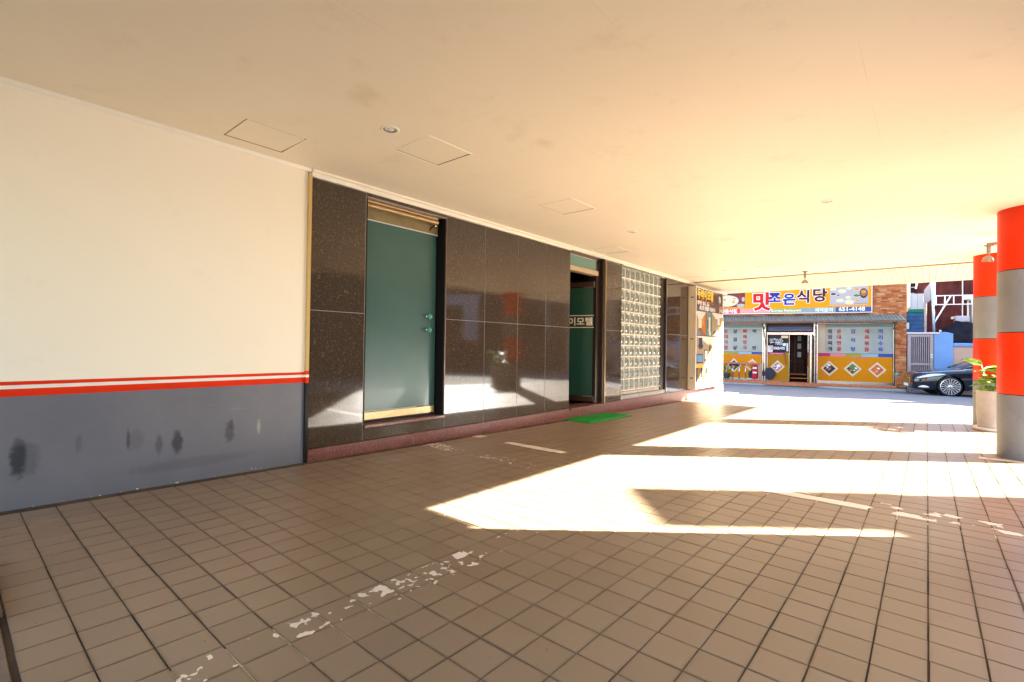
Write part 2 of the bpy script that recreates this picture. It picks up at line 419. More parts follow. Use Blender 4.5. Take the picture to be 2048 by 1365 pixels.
def d2(x, y):
    c = 4.265-.006*(y-2); e = inside(x, c-.052, c+.052)
    k = -.34
    if -.05 < y < 1.6: k = .75 if y > .32 else .1*(y/.3)+.05
    if 3.0 < y < 3.42: k = .9
    if 2.45 < y <= 3.0: k = .05
    if 3.42 <= y < 3.68: k = .2
    if 1.6 <= y <= 2.45: k = .55
    return e+k
def d3(x, y): return inside(x, 3.46, 3.66)+inside(y, 2.45, 4.2)-.30+.34*max(0, (y-3.55)/.6)
def d5(x, y): return inside(x, 7.36, 7.47)+inside(y, -1.6, -.44)+.35
def d4(x, y): return inside(x, 4.24, 4.38)+inside(y, 4.10, 4.21)+.8
def d6(x, y): return inside(x, 4.38, 4.50)+inside(y, -.5, .9)-.35
lm = MB()
for a in ((.3, 2.45, 1.5, 1.87, d1, 3), (4.1, 4.42, -.7, 3.72, d2, 8), (3.42, 3.7, 2.42, 4.22, d3, 5), (7.3, 7.52, -1.6, -.4, d5, 2), (4.2, 4.42, 4.06, 4.24, d4, 6), (4.36, 4.52, -.5, .9, d6, 9)):
    vs, fs = flakes(*a[:5], seed=a[5], fq=24. if a[5] in (3, 5) else 7., step=.007 if a[5] == 3 else .010); lm.add(vs, fs)
lm.build('worn_parking_lines', PAINTW, kind='structure')
# brown board lying at the left edge of the tiles
bd = thing('wooden_board', 'dark brown board lying on the floor at the far left edge', 'board', (-.4, 2.9, 0))
b = MB(); b.bev(-1.4, .175, 2.62, 3.3, .012, .034, .004); b.build('plank', mat('dark_wood', (.085, .055, .035), .45, var=.3, vscale=14), bd)
b = MB(); b.box(-1.4, .155, 2.66, 3.26, .001, .012); b.build('backing', BLACK, bd)
sl = MB()
for k in range(9): sl.bev(-1.5, .165, -1.7+k*.48, -1.7+k*.48+.47, -.006, .001, .003)
sl.build('edging_slabs', mat('edging_stone', (.17, .12, .085), .5, var=.2, vscale=20), floor)

# ---------------------------------------------------------------- walls
cw = thing('painted_wall', 'cream wall with red stripes and a scuffed grey lower part', 'wall', (0, WY, 0))
MB().box(-5, 2.163, WY, WY+.25, .695, 2.70).build('wall_body', CREAM, cw)
MB().box(-5, 2.163, WY, WY+.25, -.2, .695).build('dado', DADO, cw)
MB().box(-5, 2.163, WY-.0022, WY, .765, .788).build('stripe', REDP, cw)
MB().box(-5, 2.163, WY-.0012, WY, .7415, .765).build('stripe', mat('pale_stripe_paint', (.84, .78, .66), .4), cw)
MB().box(-5, 2.163, WY-.0022, WY, .694, .7415).build('stripe', REDP, cw)
b = MB(); b.box(2.163, 2.192, WY-.028, WY+.1, .80, 2.60, 0); b.box(2.163, 2.192, WY-.028, WY+.1, .765, .80, 1); b.box(2.163, 2.192, WY-.028, WY+.1, .742, .765, 2); b.box(2.163, 2.192, WY-.028, WY+.1, .69, .742, 1); b.box(2.163, 2.192, WY-.028, WY+.1, -.045, .69, 3)
b.build('edge_trim', [GOLDP, REDP, mat('pale_stripe_paint', (1, 1, 1)), BLACK], cw)
b = MB(); b.add([(-5, WY-.001, 2.618), (2.19, WY-.001, 2.618), (2.19, WY-.010, 2.624), (-5, WY-.010, 2.624), (2.19, WY-.026, HC), (-5, WY-.026, HC), (-5, WY-.001, HC), (2.19, WY-.001, HC)], [(0,1,2,3),(3,2,4,5),(0,3,5,6),(1,7,4,2),(6,5,4,7)])
b.build('cornice', MOULD, cw)

gw = thing('granite_wall', 'polished brown granite wall with pink stone plinth', 'wall', (6, WY, 0))
GT = .03
def panel(x0, x1, z0, z1, lab=None):
    b = MB(); g = .0022; b.bev(x0+g, x1-g, WY, WY+GT, z0+g, z1-g, .0014); o = b.build('panel', GRAN, gw)
    rng = random.Random(int(x0*100+z0*7)); 
    return o
cols = [(2.195, 2.775), (3.862, 4.525), (4.525, 5.186), (5.186, 5.836), (5.836, 6.475), (7.58, 8.19), (10.25, 10.9), (10.9, 11.55), (11.55, 12.2), (12.2, 12.85), (12.85, 13.9)]
ZB, ZJ, ZT = .078, 1.357, 2.575
for x0, x1 in cols: panel(x0, x1, ZB, ZJ); panel(x0, x1, ZJ, ZT)
panel(2.775, 3.862, 2.545, ZT+.02)          # lintel over the door
# stone beneath the door sill
panel(2.775, 3.862, ZB, .20)
b = MB()
for x0, x1 in cols: b.box(x0, x1, WY+.0035, WY+.02, ZJ-.0021, ZJ+.0021)
for x in (2.775, 3.862, 4.525, 5.186, 5.836, 8.19, 10.9): b.box(x-.0021, x+.0021, WY+.0025, WY+.02, ZB, ZT)
b.build('joint_sealant', SEAL, gw)
b = MB()
for x0, x1 in ((2.195, 2.78), (3.86, 6.478), (7.578, 8.195), (10.245, 13.9)): b.box(x0, x1, WY+.03, WY+.30, -.2, 2.70)
b.box(2.78, 3.86, WY+.03, WY+.30, 2.55, 2.70); b.box(2.78, 3.86, WY+.03, WY+.30, -.2, .19)
b.box(6.478, 7.578, WY+.02, WY+.30, 2.60, 2.70); b.box(8.195, 10.245, WY+.03, WY+.30, 2.56, 2.70); b.box(8.195, 10.245, WY+.03, WY+.30, -.2, .17)
b.box(13.55, 13.93, WY, WY+.30, -.3, 2.70)
b.build('backing_wall', mat('grey_render', (.3, .28, .25), .8, var=.1), gw)
# plinth blocks
xs = [2.195, 3.4, 4.6, 5.8, 6.475, 7.6, 8.8, 10.0, 11.2, 12.4, 13.3, 14.13]
for a, c in zip(xs[:-1], xs[1:]):
    b = MB(); b.bev(a+.0015, c-.0015, WY-.018, WY+.28, -.30, ZB-.001 if c < 14.1 else ZB+.0, .003); b.build('plinth_block', PINK, gw)
b = MB(); b.box(2.195, 14.1, WY-.0145, WY+.1, -.28, ZB-.008); b.build('plinth_joint', SEAL, gw)
MB().bev(12.9, 14.35, WY-.35, WY-.02, -.3, roadz(13.6)+.035, .01).build('kerb_step', CONC, gw)
b = MB(); b.bev(2.79, 3.862, WY-.018, WY+.24, .203, .234, .003); b.build('door_sill', PINK, gw)
b = MB(); b.bev(6.475, 7.60, WY-.045, WY+.20, .046, .076, .003); b.build('door_sill', PINK, gw)
# small moulding under the ceiling (three stretches at different depths)
b = MB()
for x0, x1, zz in ((2.192, 6.475, 2.58), (6.475, 8.2, 2.603), (8.2, 13.9, 2.585)):
    b.bev(x0+.001, x1-.001, WY-.020, WY+.06, zz, 2.622, .003); b.bev(x0, x1, WY-.045, WY+.06, 2.6225, HC+.001, .004)
b.build('cornice', MOULD, gw)
# dark jambs
b = MB()
b.box(7.60-.028, 7.60-.004, WY-.012, WY+.02, .076, 2.59, 1)
b.box(7.40, 7.57, WY+.075, WY+.28, .07, 2.60); b.box(7.52, 7.572, WY+.01, WY+.0745, .077, 2.60)
b.build('door_jamb', [BRONZE, mat('brass_edge', (.42, .30, .15), .3, metal=.8)], gw)
b = MB(); b.box(3.835, 3.861, WY+.012, WY+.16, .235, 2.543, 0); b.box(3.848, 3.861, WY-.004, WY+.0115, .235, 2.543, 1); b.box(3.70, 3.835, WY+.163, WY+.28, .235, 2.543, 0); b.box(2.79, 2.80, WY+.012, WY+.28, .235, 2.543, 0)
b.build('door_jamb', [BLACK, mat('bronze_light', (.16, .11, .085), .4, metal=.4)], gw)
b = MB(); b.box(10.0, 10.19, WY+.03, WY+.12, .10, 2.56); b.box(10.19, 10.248, WY-.006, WY+.0295, .10, 2.56); b.box(10.228, 10.238, WY-.012, WY-.0065, .10, 2.56, 1)
b.build('window_jamb', [BRONZE, CHROME], gw)

# ---------------------------------------------------------------- door 1: green frosted leaf, gold rails
d1o = thing('glass_door', 'closed green frosted glass door with two round knobs and gold kick plate', 'door', (3.3, WY, .235))
YD = WY+.13
MB().bev(2.80, 3.815, YD, YD+.012, .335, 2.345, .002).build('leaf', GLASSG, d1o)
MB().box(2.80, 3.83, YD-.004, YD+.016, 2.3455, 2.356).build('seal_strip', WHITE, d1o)
MB().box(2.80, 3.55, YD-.006, YD+.014, .343, .350).build('seal_strip', WHITE, d1o)
b = MB(); b.bev(2.80, 3.80, YD-.022, YD+.03, .262, .342, .004); b.build('kick_plate', KICK, d1o)
MB().box(2.80, 3.83, YD-.01, YD+.03, .236, .2615).build('threshold', BLACK, d1o)
for z in (1.377, 1.221):
    k = MB(); k.lathe((3.69, YD-.002, z), [(0.001, .012), (.014, .012), (.016, .03), (.026, .034), (.034, .044), (.034, .060), (.026, .070), (.001, .074)], 20, (0, -1, 0))
    ko = k.build('knob', KNOBG, d1o, smooth=True)
    k = MB(); k.lathe((3.69, YD-.002, z), [(.001, 0), (.022, 0), (.022, .008), (.010, .012), (.010, .076), (.014, .082), (.001, .088)], 16, (0, -1, 0)); k.build('knob_core', CHROME, ko, smooth=True)
b = MB(); b.box(2.80, 3.83, YD-.004, YD+.02, 2.357, 2.53); b.build('header_panel', mat('gold_fabric', (.22, .165, .07), .5, var=.15, vscale=12), d1o)
for z, r in ((2.528, .016), (2.486, .026)):
    b = MB(); b.cyl((2.80, YD-.055, z), (3.775, YD-.055, z), r, 16); autosmooth(b.build('header_rail', GOLD, d1o))
b = MB(); b.bev(2.79, 3.86, WY-.004, WY+.05, 2.536, 2.5448, .001); b.build('head_trim', mat('steel_trim', (.5, .43, .4), .3, metal=.7), d1o)
b = MB()
for i, x in enumerate((2.83, 3.74)):
    b.tube([(x, YD-.04, 2.45), (x-.02, YD-.012, 2.42), (x-.04, YD-.008, 2.385)], .008, 6)
b.build('closer_bracket', BLACK, d1o)
b = MB(); b.lathe((3.735, YD-.07, 2.44), [(.001, 0), (.013, 0), (.013, .01), (.006, .014), (.001, .014)], 12, (0, -1, 0)); b.build('screw_head', CHROME, d1o, smooth=True)

# ---------------------------------------------------------------- entrance: vestibule, transom and open lettered leaf
ev = thing('entrance', 'open dark entrance with green transom glass beside the doormat', 'entrance', (7, WY+.3, .07))
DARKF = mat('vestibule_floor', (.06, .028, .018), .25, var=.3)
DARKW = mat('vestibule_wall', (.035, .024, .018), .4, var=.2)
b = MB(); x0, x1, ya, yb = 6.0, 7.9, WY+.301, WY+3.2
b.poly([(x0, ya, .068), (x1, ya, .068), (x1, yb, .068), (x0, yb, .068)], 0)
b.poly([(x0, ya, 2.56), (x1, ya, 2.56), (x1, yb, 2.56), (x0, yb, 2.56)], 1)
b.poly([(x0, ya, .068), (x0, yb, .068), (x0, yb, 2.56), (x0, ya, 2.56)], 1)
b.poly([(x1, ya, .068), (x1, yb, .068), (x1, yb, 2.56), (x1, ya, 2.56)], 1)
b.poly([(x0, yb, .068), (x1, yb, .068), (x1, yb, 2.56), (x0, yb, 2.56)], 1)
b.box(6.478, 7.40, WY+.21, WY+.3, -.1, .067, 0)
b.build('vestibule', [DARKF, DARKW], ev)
YT = WY+.08
TGL = mat('transom_glass', (.10, .22, .17), .08, spec=.7)
MB().box(6.478, 7.40, YT, YT+.01, 2.372, 2.543).build('transom_glass', TGL, ev)
b = MB(); b.bev(6.478, 7.40, YT-.02, YT+.05, 2.5435, 2.551, .001, 0); b.bev(6.478, 7.40, YT-.02, YT+.06, 2.5515, 2.598, .002, 1); b.build('head_frame', [CHROME, mat('brown_aluminium', (.16, .11, .08), .35, metal=.5)], ev)
MB().bev(6.478, 7.43, YT-.03, YT+.09, 2.292, 2.371, .004).build('transom_beam', mat('beige_aluminium', (.50, .38, .25), .35, metal=.3), ev)
# inner second door with the glow of its glass edges put in as teal colour
TEAL = mat('glass_edge_teal', (.10, .55, .45), .12, spec=.7)
b = MB(); b.box(6.9, 7.86, WY+2.2, WY+2.215, .10, 2.0, 0); b.box(6.86, 6.8995, WY+2.195, WY+2.22, .10, 2.0, 1); b.box(6.02, 7.86, WY+2.19, WY+2.22, 2.03, 2.07, 1)
b.build('inner_glass', [mat('dark_green_glass', (.02, .05, .045), .08, spec=.7), TEAL], ev)
# the opened leaf (swung inwards about its right-hand hinge)
ha = radians(105.5); hd = Vector((cos(ha), sin(ha), 0)); hn = Vector((-hd.y, hd.x, 0)); hp = Vector((7.385, YT+.03, 0))
hxf = lambda s, o, z: tuple(hp+hd*s+hn*o+Vector((0, 0, z)))
od = thing('lettered_glass_door', 'inward opened green glass door with white Korean lettering', 'door', tuple(hp+Vector((0, 0, .09))))
DGL = mat('green_door_glass', (.022, .075, .052), .12, spec=.6, coat=.2)
MB(hxf).box(.012, .93, -.006, .006, .205, 2.09).build('leaf', DGL, od)
b = MB(hxf); b.bev(0, .95, -.022, .022, 2.092, 2.19, .003, 0); b.box(.0, .95, .0222, .0235, 2.0925, 2.10, 1); b.box(-.012, -.001, -.02, .02, 2.09, 2.20, 1); b.build('top_rail', [mat('brown_rail', (.09, .045, .03), .25, metal=.5), CHROME], od)
b = MB(hxf); b.bev(0, .95, -.022, .022, .105, .203, .003, 0); b.box(0, .95, .0222, .0235, .195, .2025, 1); b.box(-.012, -.001, -.02, .02, .10, .205, 1); b.build('bottom_rail', [mat('brown_rail', (.09, .045, .03)), CHROME], od)
b = MB(hxf)
for s_ in (1, -1):
    o0, o1 = (.0068, .0085) if s_ > 0 else (-.0085, -.0068)
    b.box(.0, .93, o0, o1, 1.40, 1.60, 0); 
    o0, o1 = (.0088, .0100) if s_ > 0 else (-.0100, -.0088)
    b.box(.0, .93, o0, o1, 1.390, 1.402, 1); b.box(.0, .93, o0, o1, 1.598, 1.610, 1)
b.build('name_band', [mat('band_dark', (.015, .03, .022), .3), mat('lettering_cream', (.85, .76, .55), .5)], od)
# text reads left to right seen from the street: from the free edge towards the hinge
vis = -hn if (-hn).dot(Vector((0, 0, 0))-hp) > 0 else hn
tx = text_mb('두바이모텔', .150, hp+hd*.765+vis*.0105+Vector((0, 0, 1.445)), -hd, (0, 0, 1), ext=.002, bold=.003, sx=1.10)
tx.build('lettering', mat('lettering_cream', (1, 1, 1)), od)
b = MB(hxf); b.tube([(.86, .02, .9), (.86, .05, .93), (.86, .05, 1.27), (.86, .02, 1.3)], .012, 8); b.tube([(.86, -.02, .9), (.86, -.05, .93), (.86, -.05, 1.27), (.86, -.02, 1.3)], .012, 8); b.build('pull_handle', CHROME, od, smooth=True)
b = MB(); b.lathe((6.75, WY+1.1, 2.555), [(.001, -.10), (.05, -.10), (.06, -.03), (.02, -.02), (.02, 0)], 16); b.build('inner_spotlight', BLACK, ev, smooth=True)
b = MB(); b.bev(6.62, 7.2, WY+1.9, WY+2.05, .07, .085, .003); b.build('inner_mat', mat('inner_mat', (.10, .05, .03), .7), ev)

# ---------------------------------------------------------------- glass block window
gb = thing('glass_block_window', 'tall window of square glass blocks in white mortar', 'window', (9.1, WY, .1))
YG = WY+.04; P0, Q0 = .2098, .2120; GX0 = 8.195; GZ0 = .243
BLK = mat('glass_block', (.25, .285, .245), .25, spec=.4, var=.2, vscale=9)
BLKD = mat('glass_block_core', (.17, .20, .17), .2, spec=.5, var=.35, vscale=38, coat=.1)
def block_mesh(w):
    b = MB(); h = (Q0-.013)/2; w = (w-.011)/2
    rings = [(w, h, .0, 0), (w*.97, h*.97, -.006, 0), (w*.80, h*.80, -.006, 0), (w*.72, h*.76, .003, 0)]
    vs = []; fs = []; ms = []
    N = 20
    def rr(a, bb, k):   # rounded rectangle point
        t = 2*pi*k/N; c, s = cos(t), sin(t); n = 6.
        r = (abs(c)**n+abs(s)**n)**(-1/n); return a*c*r, bb*s*r
    def el(a, bb, k):
        t = 2*pi*k/N; return a*cos(t), bb*sin(t)
    R = [[(*rr(w, h, k), .02) for k in range(N)], [(*rr(w, h, k), 0) for k in range(N)], [(*rr(w*.94, h*.94, k), -.006) for k in range(N)], [(*rr(w*.80, h*.82, k), -.006) for k in range(N)], [(*rr(w*.74, h*.77, k), .004) for k in range(N)], [(*el(w*.50, h*.58, k), .007) for k in range(N)], [(*el(w*.40, h*.48, k), -.003) for k in range(N)], [(*el(w*.2, h*.2, k), -.007) for k in range(N)]]
    mm = [0, 0, 0, 0, 1, 1, 1]
    for ring in R: vs += [(x, d, z) for x, z, d in ring]
    for i in range(len(R)-1):
        for k in range(N): fs.append((i*N+k, i*N+(k+1) % N, (i+1)*N+(k+1) % N, (i+1)*N+k)); ms.append(mm[i])
    fs.append(tuple((len(R)-1)*N+k for k in range(N))); ms.append(1)
    me = bpy.data.meshes.new('glass_block'); me.from_pydata(vs, [], fs); me.materials.append(BLK); me.materials.append(BLKD)
    me.polygons.foreach_set('material_index', ms); me.polygons.foreach_set('use_smooth', [True]*len(fs))
    bm = bmesh.new(); bm.from_mesh(me); bmesh.ops.recalc_face_normals(bm, faces=bm.faces); bm.to_mesh(me); bm.free(); me.update(); return me
bmA = block_mesh(P0); bmB = block_mesh(P0*.86)
for c in range(9):
    for r in range(11):
        o = bpy.data.objects.new('glass_block', bmB if c == 0 else bmA); COL.objects.link(o); o.parent = gb
        cx = GX0+(P0*.86/2 if c == 0 else P0*.86+(c-.5)*P0)+.008
        rng = random.Random(c*37+r)
        o.location = Vector((cx, YG+rng.uniform(-.001, .002), GZ0+(r+.5)*Q0))-Vector(gb['_o']); o.rotation_euler = (rng.gauss(0, .006), 0, rng.gauss(0, .008))
b = MB(); b.box(GX0, GX0+P0*8.9+.01, YG+.013, YG+.05, GZ0-.008, GZ0+Q0*11+.008, 0); b.build('mortar', mat('white_mortar', (.86, .83, .74), .6), gb)
b = MB(); xr = GX0+P0*8.86+.008
for r in range(12): b.bev(GX0, xr+.01, YG-.008, YG+.01, GZ0+r*Q0-.0075, GZ0+r*Q0+.0075, .003)
for c in range(10):
    x = GX0+(P0*.86+(c-1)*P0 if c else 0)+.008; b.bev(x-.0055, x+.0055, YG-.0065, YG+.0095, GZ0-.005, GZ0+11*Q0, .002)
b.build('mortar_grid', mat('white_mortar', (1, 1, 1)), gb)
b = MB(); b.bev(8.2, 9.9, YG-.03, YG+.04, .175, .228, .006); b.build('mortar_sill', mat('sill_cement', (.45, .42, .36), .6, var=.2), gb)
MB().bev(8.195, 10.19, WY-.002, WY+.10, .0795, .165, .004).build('steel_sill', mat('dull_steel', (.22, .2, .18), .35, metal=.7, var=.25, vscale=15), gb)
MB().bev(8.195, 10.0, WY+.01, WY+.10, 2.582, 2.60, .002).build('head_frame', BRONZE, gb)

# ---------------------------------------------------------------- light box sign on the wall
sg = thing('light_box_sign', 'tall light box sign of the motel with room photographs', 'sign', (12.5, WY-.1, .1))
SX0, SX1, SY0, SY1, SZ0, SZ1 = 11.488, 13.47, WY-.18, WY-.004, .105, 2.52
b = MB(); b.bev(SX0, SX1, SY0, SY1, SZ0, SZ1, .006); b.build('case', mat('beige_case', (.55, .49, .37), .4, var=.08, vscale=3), sg)
MB().bev(SX0-.012, SX0-.0002, SY0+.09, SY1-.002, SZ0-.01, SZ1+.005, .003).build('case_flange', mat('beige_case', (1, 1, 1)), sg)
b = MB(); w = .022
for q in ((SX0, SX1, SZ0, SZ0+w), (SX0, SX1, SZ1-w, SZ1), (SX0, SX0+w, SZ0+w, SZ1-w), (SX1-w, SX1, SZ0+w, SZ1-w)): b.bev(q[0], q[1], SY0-.012, SY0-.0003, q[2], q[3], .003)
b.build('frame', mat('white_aluminium', (.82, .8, .76), .35), sg)
for z in (.36, 1.28, 2.26):
    b = MB(); b.bev(SX0-.020, SX0-.0125, SY0+.045, SY0+.115, z-.012, z+.012, .003); b.build('latch', BLACK, sg)
def pic(mb, u0, v0, u1, v1, polys, y):
    for k, (pts, mi) in enumerate(polys):
        mb.add([(u0+(u1-u0)*p[0], y-.0006*(k+1), v0+(v1-v0)*p[1]) for p in pts], [tuple(range(len(pts)))], mi)
pm = [mat('print_dark_brown', (.07, .045, .035), .12, spec=.6, coat=.3), mat('print_wood', (.36, .20, .08), .15), mat('print_cream', (.72, .60, .36), .15), mat('print_yellow', (.78, .55, .13), .15), mat('print_teal', (.18, .36, .36), .15), mat('print_white', (.85, .83, .72), .15), mat('print_navy', (.03, .035, .05), .15), mat('print_blue', (.12, .32, .62), .15), mat('print_orange', (.75, .25, .04), .15), mat('print_tan', (.52, .40, .24), .15)]
FX0, FX1, FZ0, FZ1 = SX0+w, SX1-w, SZ0+w, SZ1-w
R1 = [(0, 0), (1, 0), (1, 1), (0, 1)]
def sq(a, b, c, d): return [(a, b), (c, b), (c, d), (a, d)]
b = MB(); b.poly([(FX0, SY0-.002, FZ0), (FX1, SY0-.002, FZ0), (FX1, SY0-.002, FZ1), (FX0, SY0-.002, FZ1)], 0)
W_, H_ = FX1-FX0, FZ1-FZ0
pic(b, FX0, FZ0, FX1, FZ1, [
    (sq(0, .525, .34, .765), 2), ([(0, .765), (.07, .69), (.07, .60), (0, .525)], 9), ([(.07, .69), (.20, .69), (.34, .765), (0, .765)], 5), (sq(.09, .60, .19, .685), 5), ([(.0, .525), (.09, .60), (.19, .60), (.34, .525)], 1), ([(.34, .765), (.20, .69), (.20, .60), (.34, .525)], 8), (sq(.215, .63, .25, .70), 3), (sq(.05, .525, .12, .57), 7),
    (sq(.35, .525, .54, .77), 4), (sq(.44, .57, .50, .72), 5), (sq(.39, .60, .42, .69), 0), (sq(.46, .53, .52, .57), 5),
    (sq(.55, .525, 1, .775), 9), ([(.55, .775), (.72, .71), (1, .74), (1, .775)], 5), ([(.55, .525), (.70, .61), (.86, .64), (1, .60), (1, .525)], 2), ([(.56, .53), (.62, .57), (.80, .62), (.74, .585)], 6), (sq(.78, .65, .86, .72), 5), (sq(.90, .64, .96, .72), 3), ([(.60, .525), (.74, .60), (.98, .58), (1, .525)], 5)], SY0-.0022)
pic(b, FX0, FZ0, FX1, FZ1, [
    (sq(0, 0, 1, .518), 2), ([(0, .518), (.5, .42), (1, .50), (1, .518)], 5), ([(0, .518), (.5, .42), (.5, .20), (0, .13)], 9), ([(.5, .42), (1, .50), (1, .2), (.5, .20)], 2), (sq(.10, .41, .22, .50), 6), ([(.06, .43), (.26, .43), (.22, .39), (.12, .38)], 6), (sq(.14, .385, .18, .395), 8),
    (sq(.02, .245, .24, .335), 6), (sq(.035, .255, .225, .325), 7), (sq(.29, .27, .42, .38), 6), (sq(.305, .28, .405, .37), 5), (sq(0, .20, .5, .235), 3), (sq(0, .06, .06, .20), 6), (sq(.08, .08, .15, .195), 1), (sq(.17, .10, .23, .195), 6), (sq(.25, .09, .31, .195), 3), (sq(.33, .11, .38, .195), 6), (sq(.40, .12, .46, .195), 1),
    ([(.0, 0), (.3, .12), (.5, .15), (1, .16), (1, 0)], 3), ([(.1, 0), (.35, .08), (.9, .09), (1, .05), (1, 0)], 5), (sq(.22, .075, .30, .12), 8), ([(.42, .10), (.6, 0), (.48, 0)], 8), (sq(.53, .20, .60, .42), 1), (sq(.47, .36, .5, .44), 0), ([(.55, .16), (.62, .2), (.62, .24), (.55, .24)], 9)], SY0-.0022)
b.build('printed_face', pm, sg)
LBM = [mat('letter_yellow', (.85, .66, .05), .3), mat('letter_orange', (.45, .16, .02), .3), mat('letter_white', (.85, .83, .8), .3), mat('letter_pink', (.75, .4, .35), .3)]
for body, size, x, f, mi, bo, sx in (('두바이모텔', .255, FX0+.07, .905, 0, .006, .95), ('두바이모텔', .255, FX0+.07, .868, 1, 0, .95), ('쾌적한 실내, 고급', .115, FX0+.06, .835, 2, .002, 1), ('최고의 모텔로 모십니다', .115, FX0+.22, .785, 2, .002, 1), ('예약', .10, FX1-.27, .825, 3, 0, 1), ('문의', .12, FX1-.28, .787, 2, 0, 1)):
    text_mb(body, size, (x, SY0-.0045-(.001 if mi == 0 else 0), FZ0+f*H_), (1, 0, 0), (0, 0, 1), mi, bold=bo, sx=sx).build('lettering', LBM, sg)
b = MB()
for k, (cx, cz, rx, rz, mi) in enumerate(((.87, .925, .055, .045, 0), (.865, .945, .035, .022, 1), (.885, .915, .03, .02, 1), (.875, .885, .018, .012, 0))):
    b.add([(FX0+W_*(cx+rx*cos(t*pi/8)), SY0-.004-.0006*k, FZ0+H_*(cz+rz*sin(t*pi/8))) for t in range(16)], [tuple(range(16))], mi)
b.build('logo', [mat('print_blue', (1, 1, 1)), mat('print_white', (1, 1, 1))], sg)

# ---------------------------------------------------------------- ceiling
def edgeY(x): return -1.28
ceilb = MB(); hatches = [(1.395, 1.838, 3.70, 4.125), (2.407, 2.845, 2.90, 3.315), (4.38, 4.852, 2.913, 3.355), (6.895, 7.36, 3.74, 4.172), (9.80, 10.17, 2.03, 2.50), (10.43, 10.86, 3.78, 4.21)]
XC1 = 11.72
# slab with recessed openings for the hatches, cut as a grid
xs = sorted({-2.6, XC1, *[v for h in hatches for v in h[:2]]}); ysg = sorted({-1.15, WY+.0, *[v for h in hatches for v in h[2:]]})
for a, c in zip(xs[:-1], xs[1:]):
    for d, e in zip(ysg[:-1], ysg[1:]):
        if any(h[0] <= (a+c)/2 <= h[1] and h[2] <= (d+e)/2 <= h[3] for h in hatches): continue
        ceilb.poly([(a, d, HC), (c, d, HC), (c, e, HC), (a, e, HC)])
for h in hatches:
    a, c, d, e = h
    for p, q in (((a, d), (c, d)), ((c, d), (c, e)), ((c, e), (a, e)), ((a, e), (a, d))): ceilb.poly([(*p, HC), (*q, HC), (*q, HC+.03), (*p, HC+.03)], 1)
    ceilb.poly([(a, d, HC+.03), (c, d, HC+.03), (c, e, HC+.03), (a, e, HC+.03)], 1)
ceiling = ceilb.build('ceiling', [CEIL, mat('recess_dark', (.24, .15, .07), .8)], kind='structure')
MB().box(-2.6, 14.5, -1.25, WY+.3, 2.84, 3.2).build('upper_slab', mat('slab_white', (.6, .56, .5), .7), ceiling)
b = MB(); b.box(-2.6, 14.5, -1.25, -1.1505, 2.60, 2.84); b.box(14.455, 14.5, -1.15, WY+.3, 2.625, 2.84); b.box(-2.6, 5.34, -1.70, -1.2505, 2.60, 2.70); b.build('fascia_and_shade_plate', mat('fascia_and_shade_plate', (.75, .70, .58), .5), ceiling)  # last box is an unseen plate added to clip the sun patch tip
for k, h in enumerate(hatches):
    labs = ['square ceiling hatch left of the granite wall, one edge dark and sagging', 'square ceiling hatch with moulded frame right beside the nearest downlight', 'square ceiling hatch between the green door and the open entrance', 'square ceiling hatch above the open entrance, near the wall', 'small ceiling hatch far back, away from the wall near the slatted soffit', 'ceiling hatch far back close to the wall above the light box sign']
    t = thing('ceiling_hatch', labs[k], 'ceiling hatch', ((h[0]+h[1])/2, (h[2]+h[3])/2, HC), 'square access hatches in the ceiling')
    g = .006 if k else .009
    b = MB(); b.bev(h[0]+g, h[1]-g, h[2]+g, h[3]-g, HC+.001, HC+.015, .0015)
    if k == 0:
        b.v = [(x, y, z-(.008 if y < 3.9 and x > 1.6 else 0)) for x, y, z in b.v]
    b.build('panel', CEIL, t)
    if k:
        b = MB(); w = .014
        for q in ((h[0]-w, h[1]+w, h[2]-w, h[2]-.001), (h[0]-w, h[1]+w, h[3]+.001, h[3]+w), (h[0]-w, h[0]-.001, h[2], h[3]), (h[1]+.001, h[1]+w, h[2], h[3])): b.bev(*q, HC-.0045, HC+.002, .0015)
        b.build('frame', MOULD, t)
# slatted soffit beyond the ceiling
SZ = 2.62; sf = MB(); sf.box(11.74, 14.453, -1.15, WY+.0, SZ+.012, SZ+.03)
soffit = sf.build('soffit', mat('soffit_gap', (.35, .27, .12), .7), kind='structure')
n = 0; y = -1.147
while y < WY-.01:
    y2 = min(y+.098, WY-.005); b = MB(); b.bev(11.745, 14.452, y+.003, y2, SZ, SZ+.011, .002); b.build('slat', SLAT, soffit); y += .1015
MB().box(11.722, 11.728, -1.15, WY, SZ+.006, HC+.0).build('step_strip', mat('step_gold', (.30, .21, .09), .6), soffit)
b = MB(); b.bev(13.94, 14.452, WY-.004, WY+.25, SZ-.03, SZ+.1, .004); b.build('soffit_end', SLAT, soffit)
# downlights
DLAB = ['grey recessed downlight closest to the camera, left of the moulded ceiling hatch', 'small recessed downlight in the ceiling above the glass block window', 'white recessed downlight in the middle of the ceiling at right', 'tiny recessed downlight far back near the wall', 'tiny recessed downlight far back in the middle of the ceiling']
def downlight(x, y, lab):
    t = thing('downlight', lab, 'ceiling light', (x, y, HC), 'recessed downlights in the ceiling')
    b = MB(); b.lathe((x, y, HC), [(.050, .004), (.050, -.006), (.062, -.008), (.072, -.003), (.073, .004)], 28); b.build('trim_ring', MOULD, t, smooth=True)
    b = MB(); b.lathe((x, y, HC), [(.0495, -.003), (.036, .0), (.030, .0008), (.001, .0012)], 28); b.build('eyeball', mat('downlight_grey', (.20, .20, .19), .35, metal=.5), t, smooth=True)
    b = MB(); b.lathe((x, y, HC), [(.024, -.0015), (.02, -.006), (.001, -.007)], 20); b.build('lens', mat('downlight_lens', (.75, .78, .75), .15), t, smooth=True)
    return t
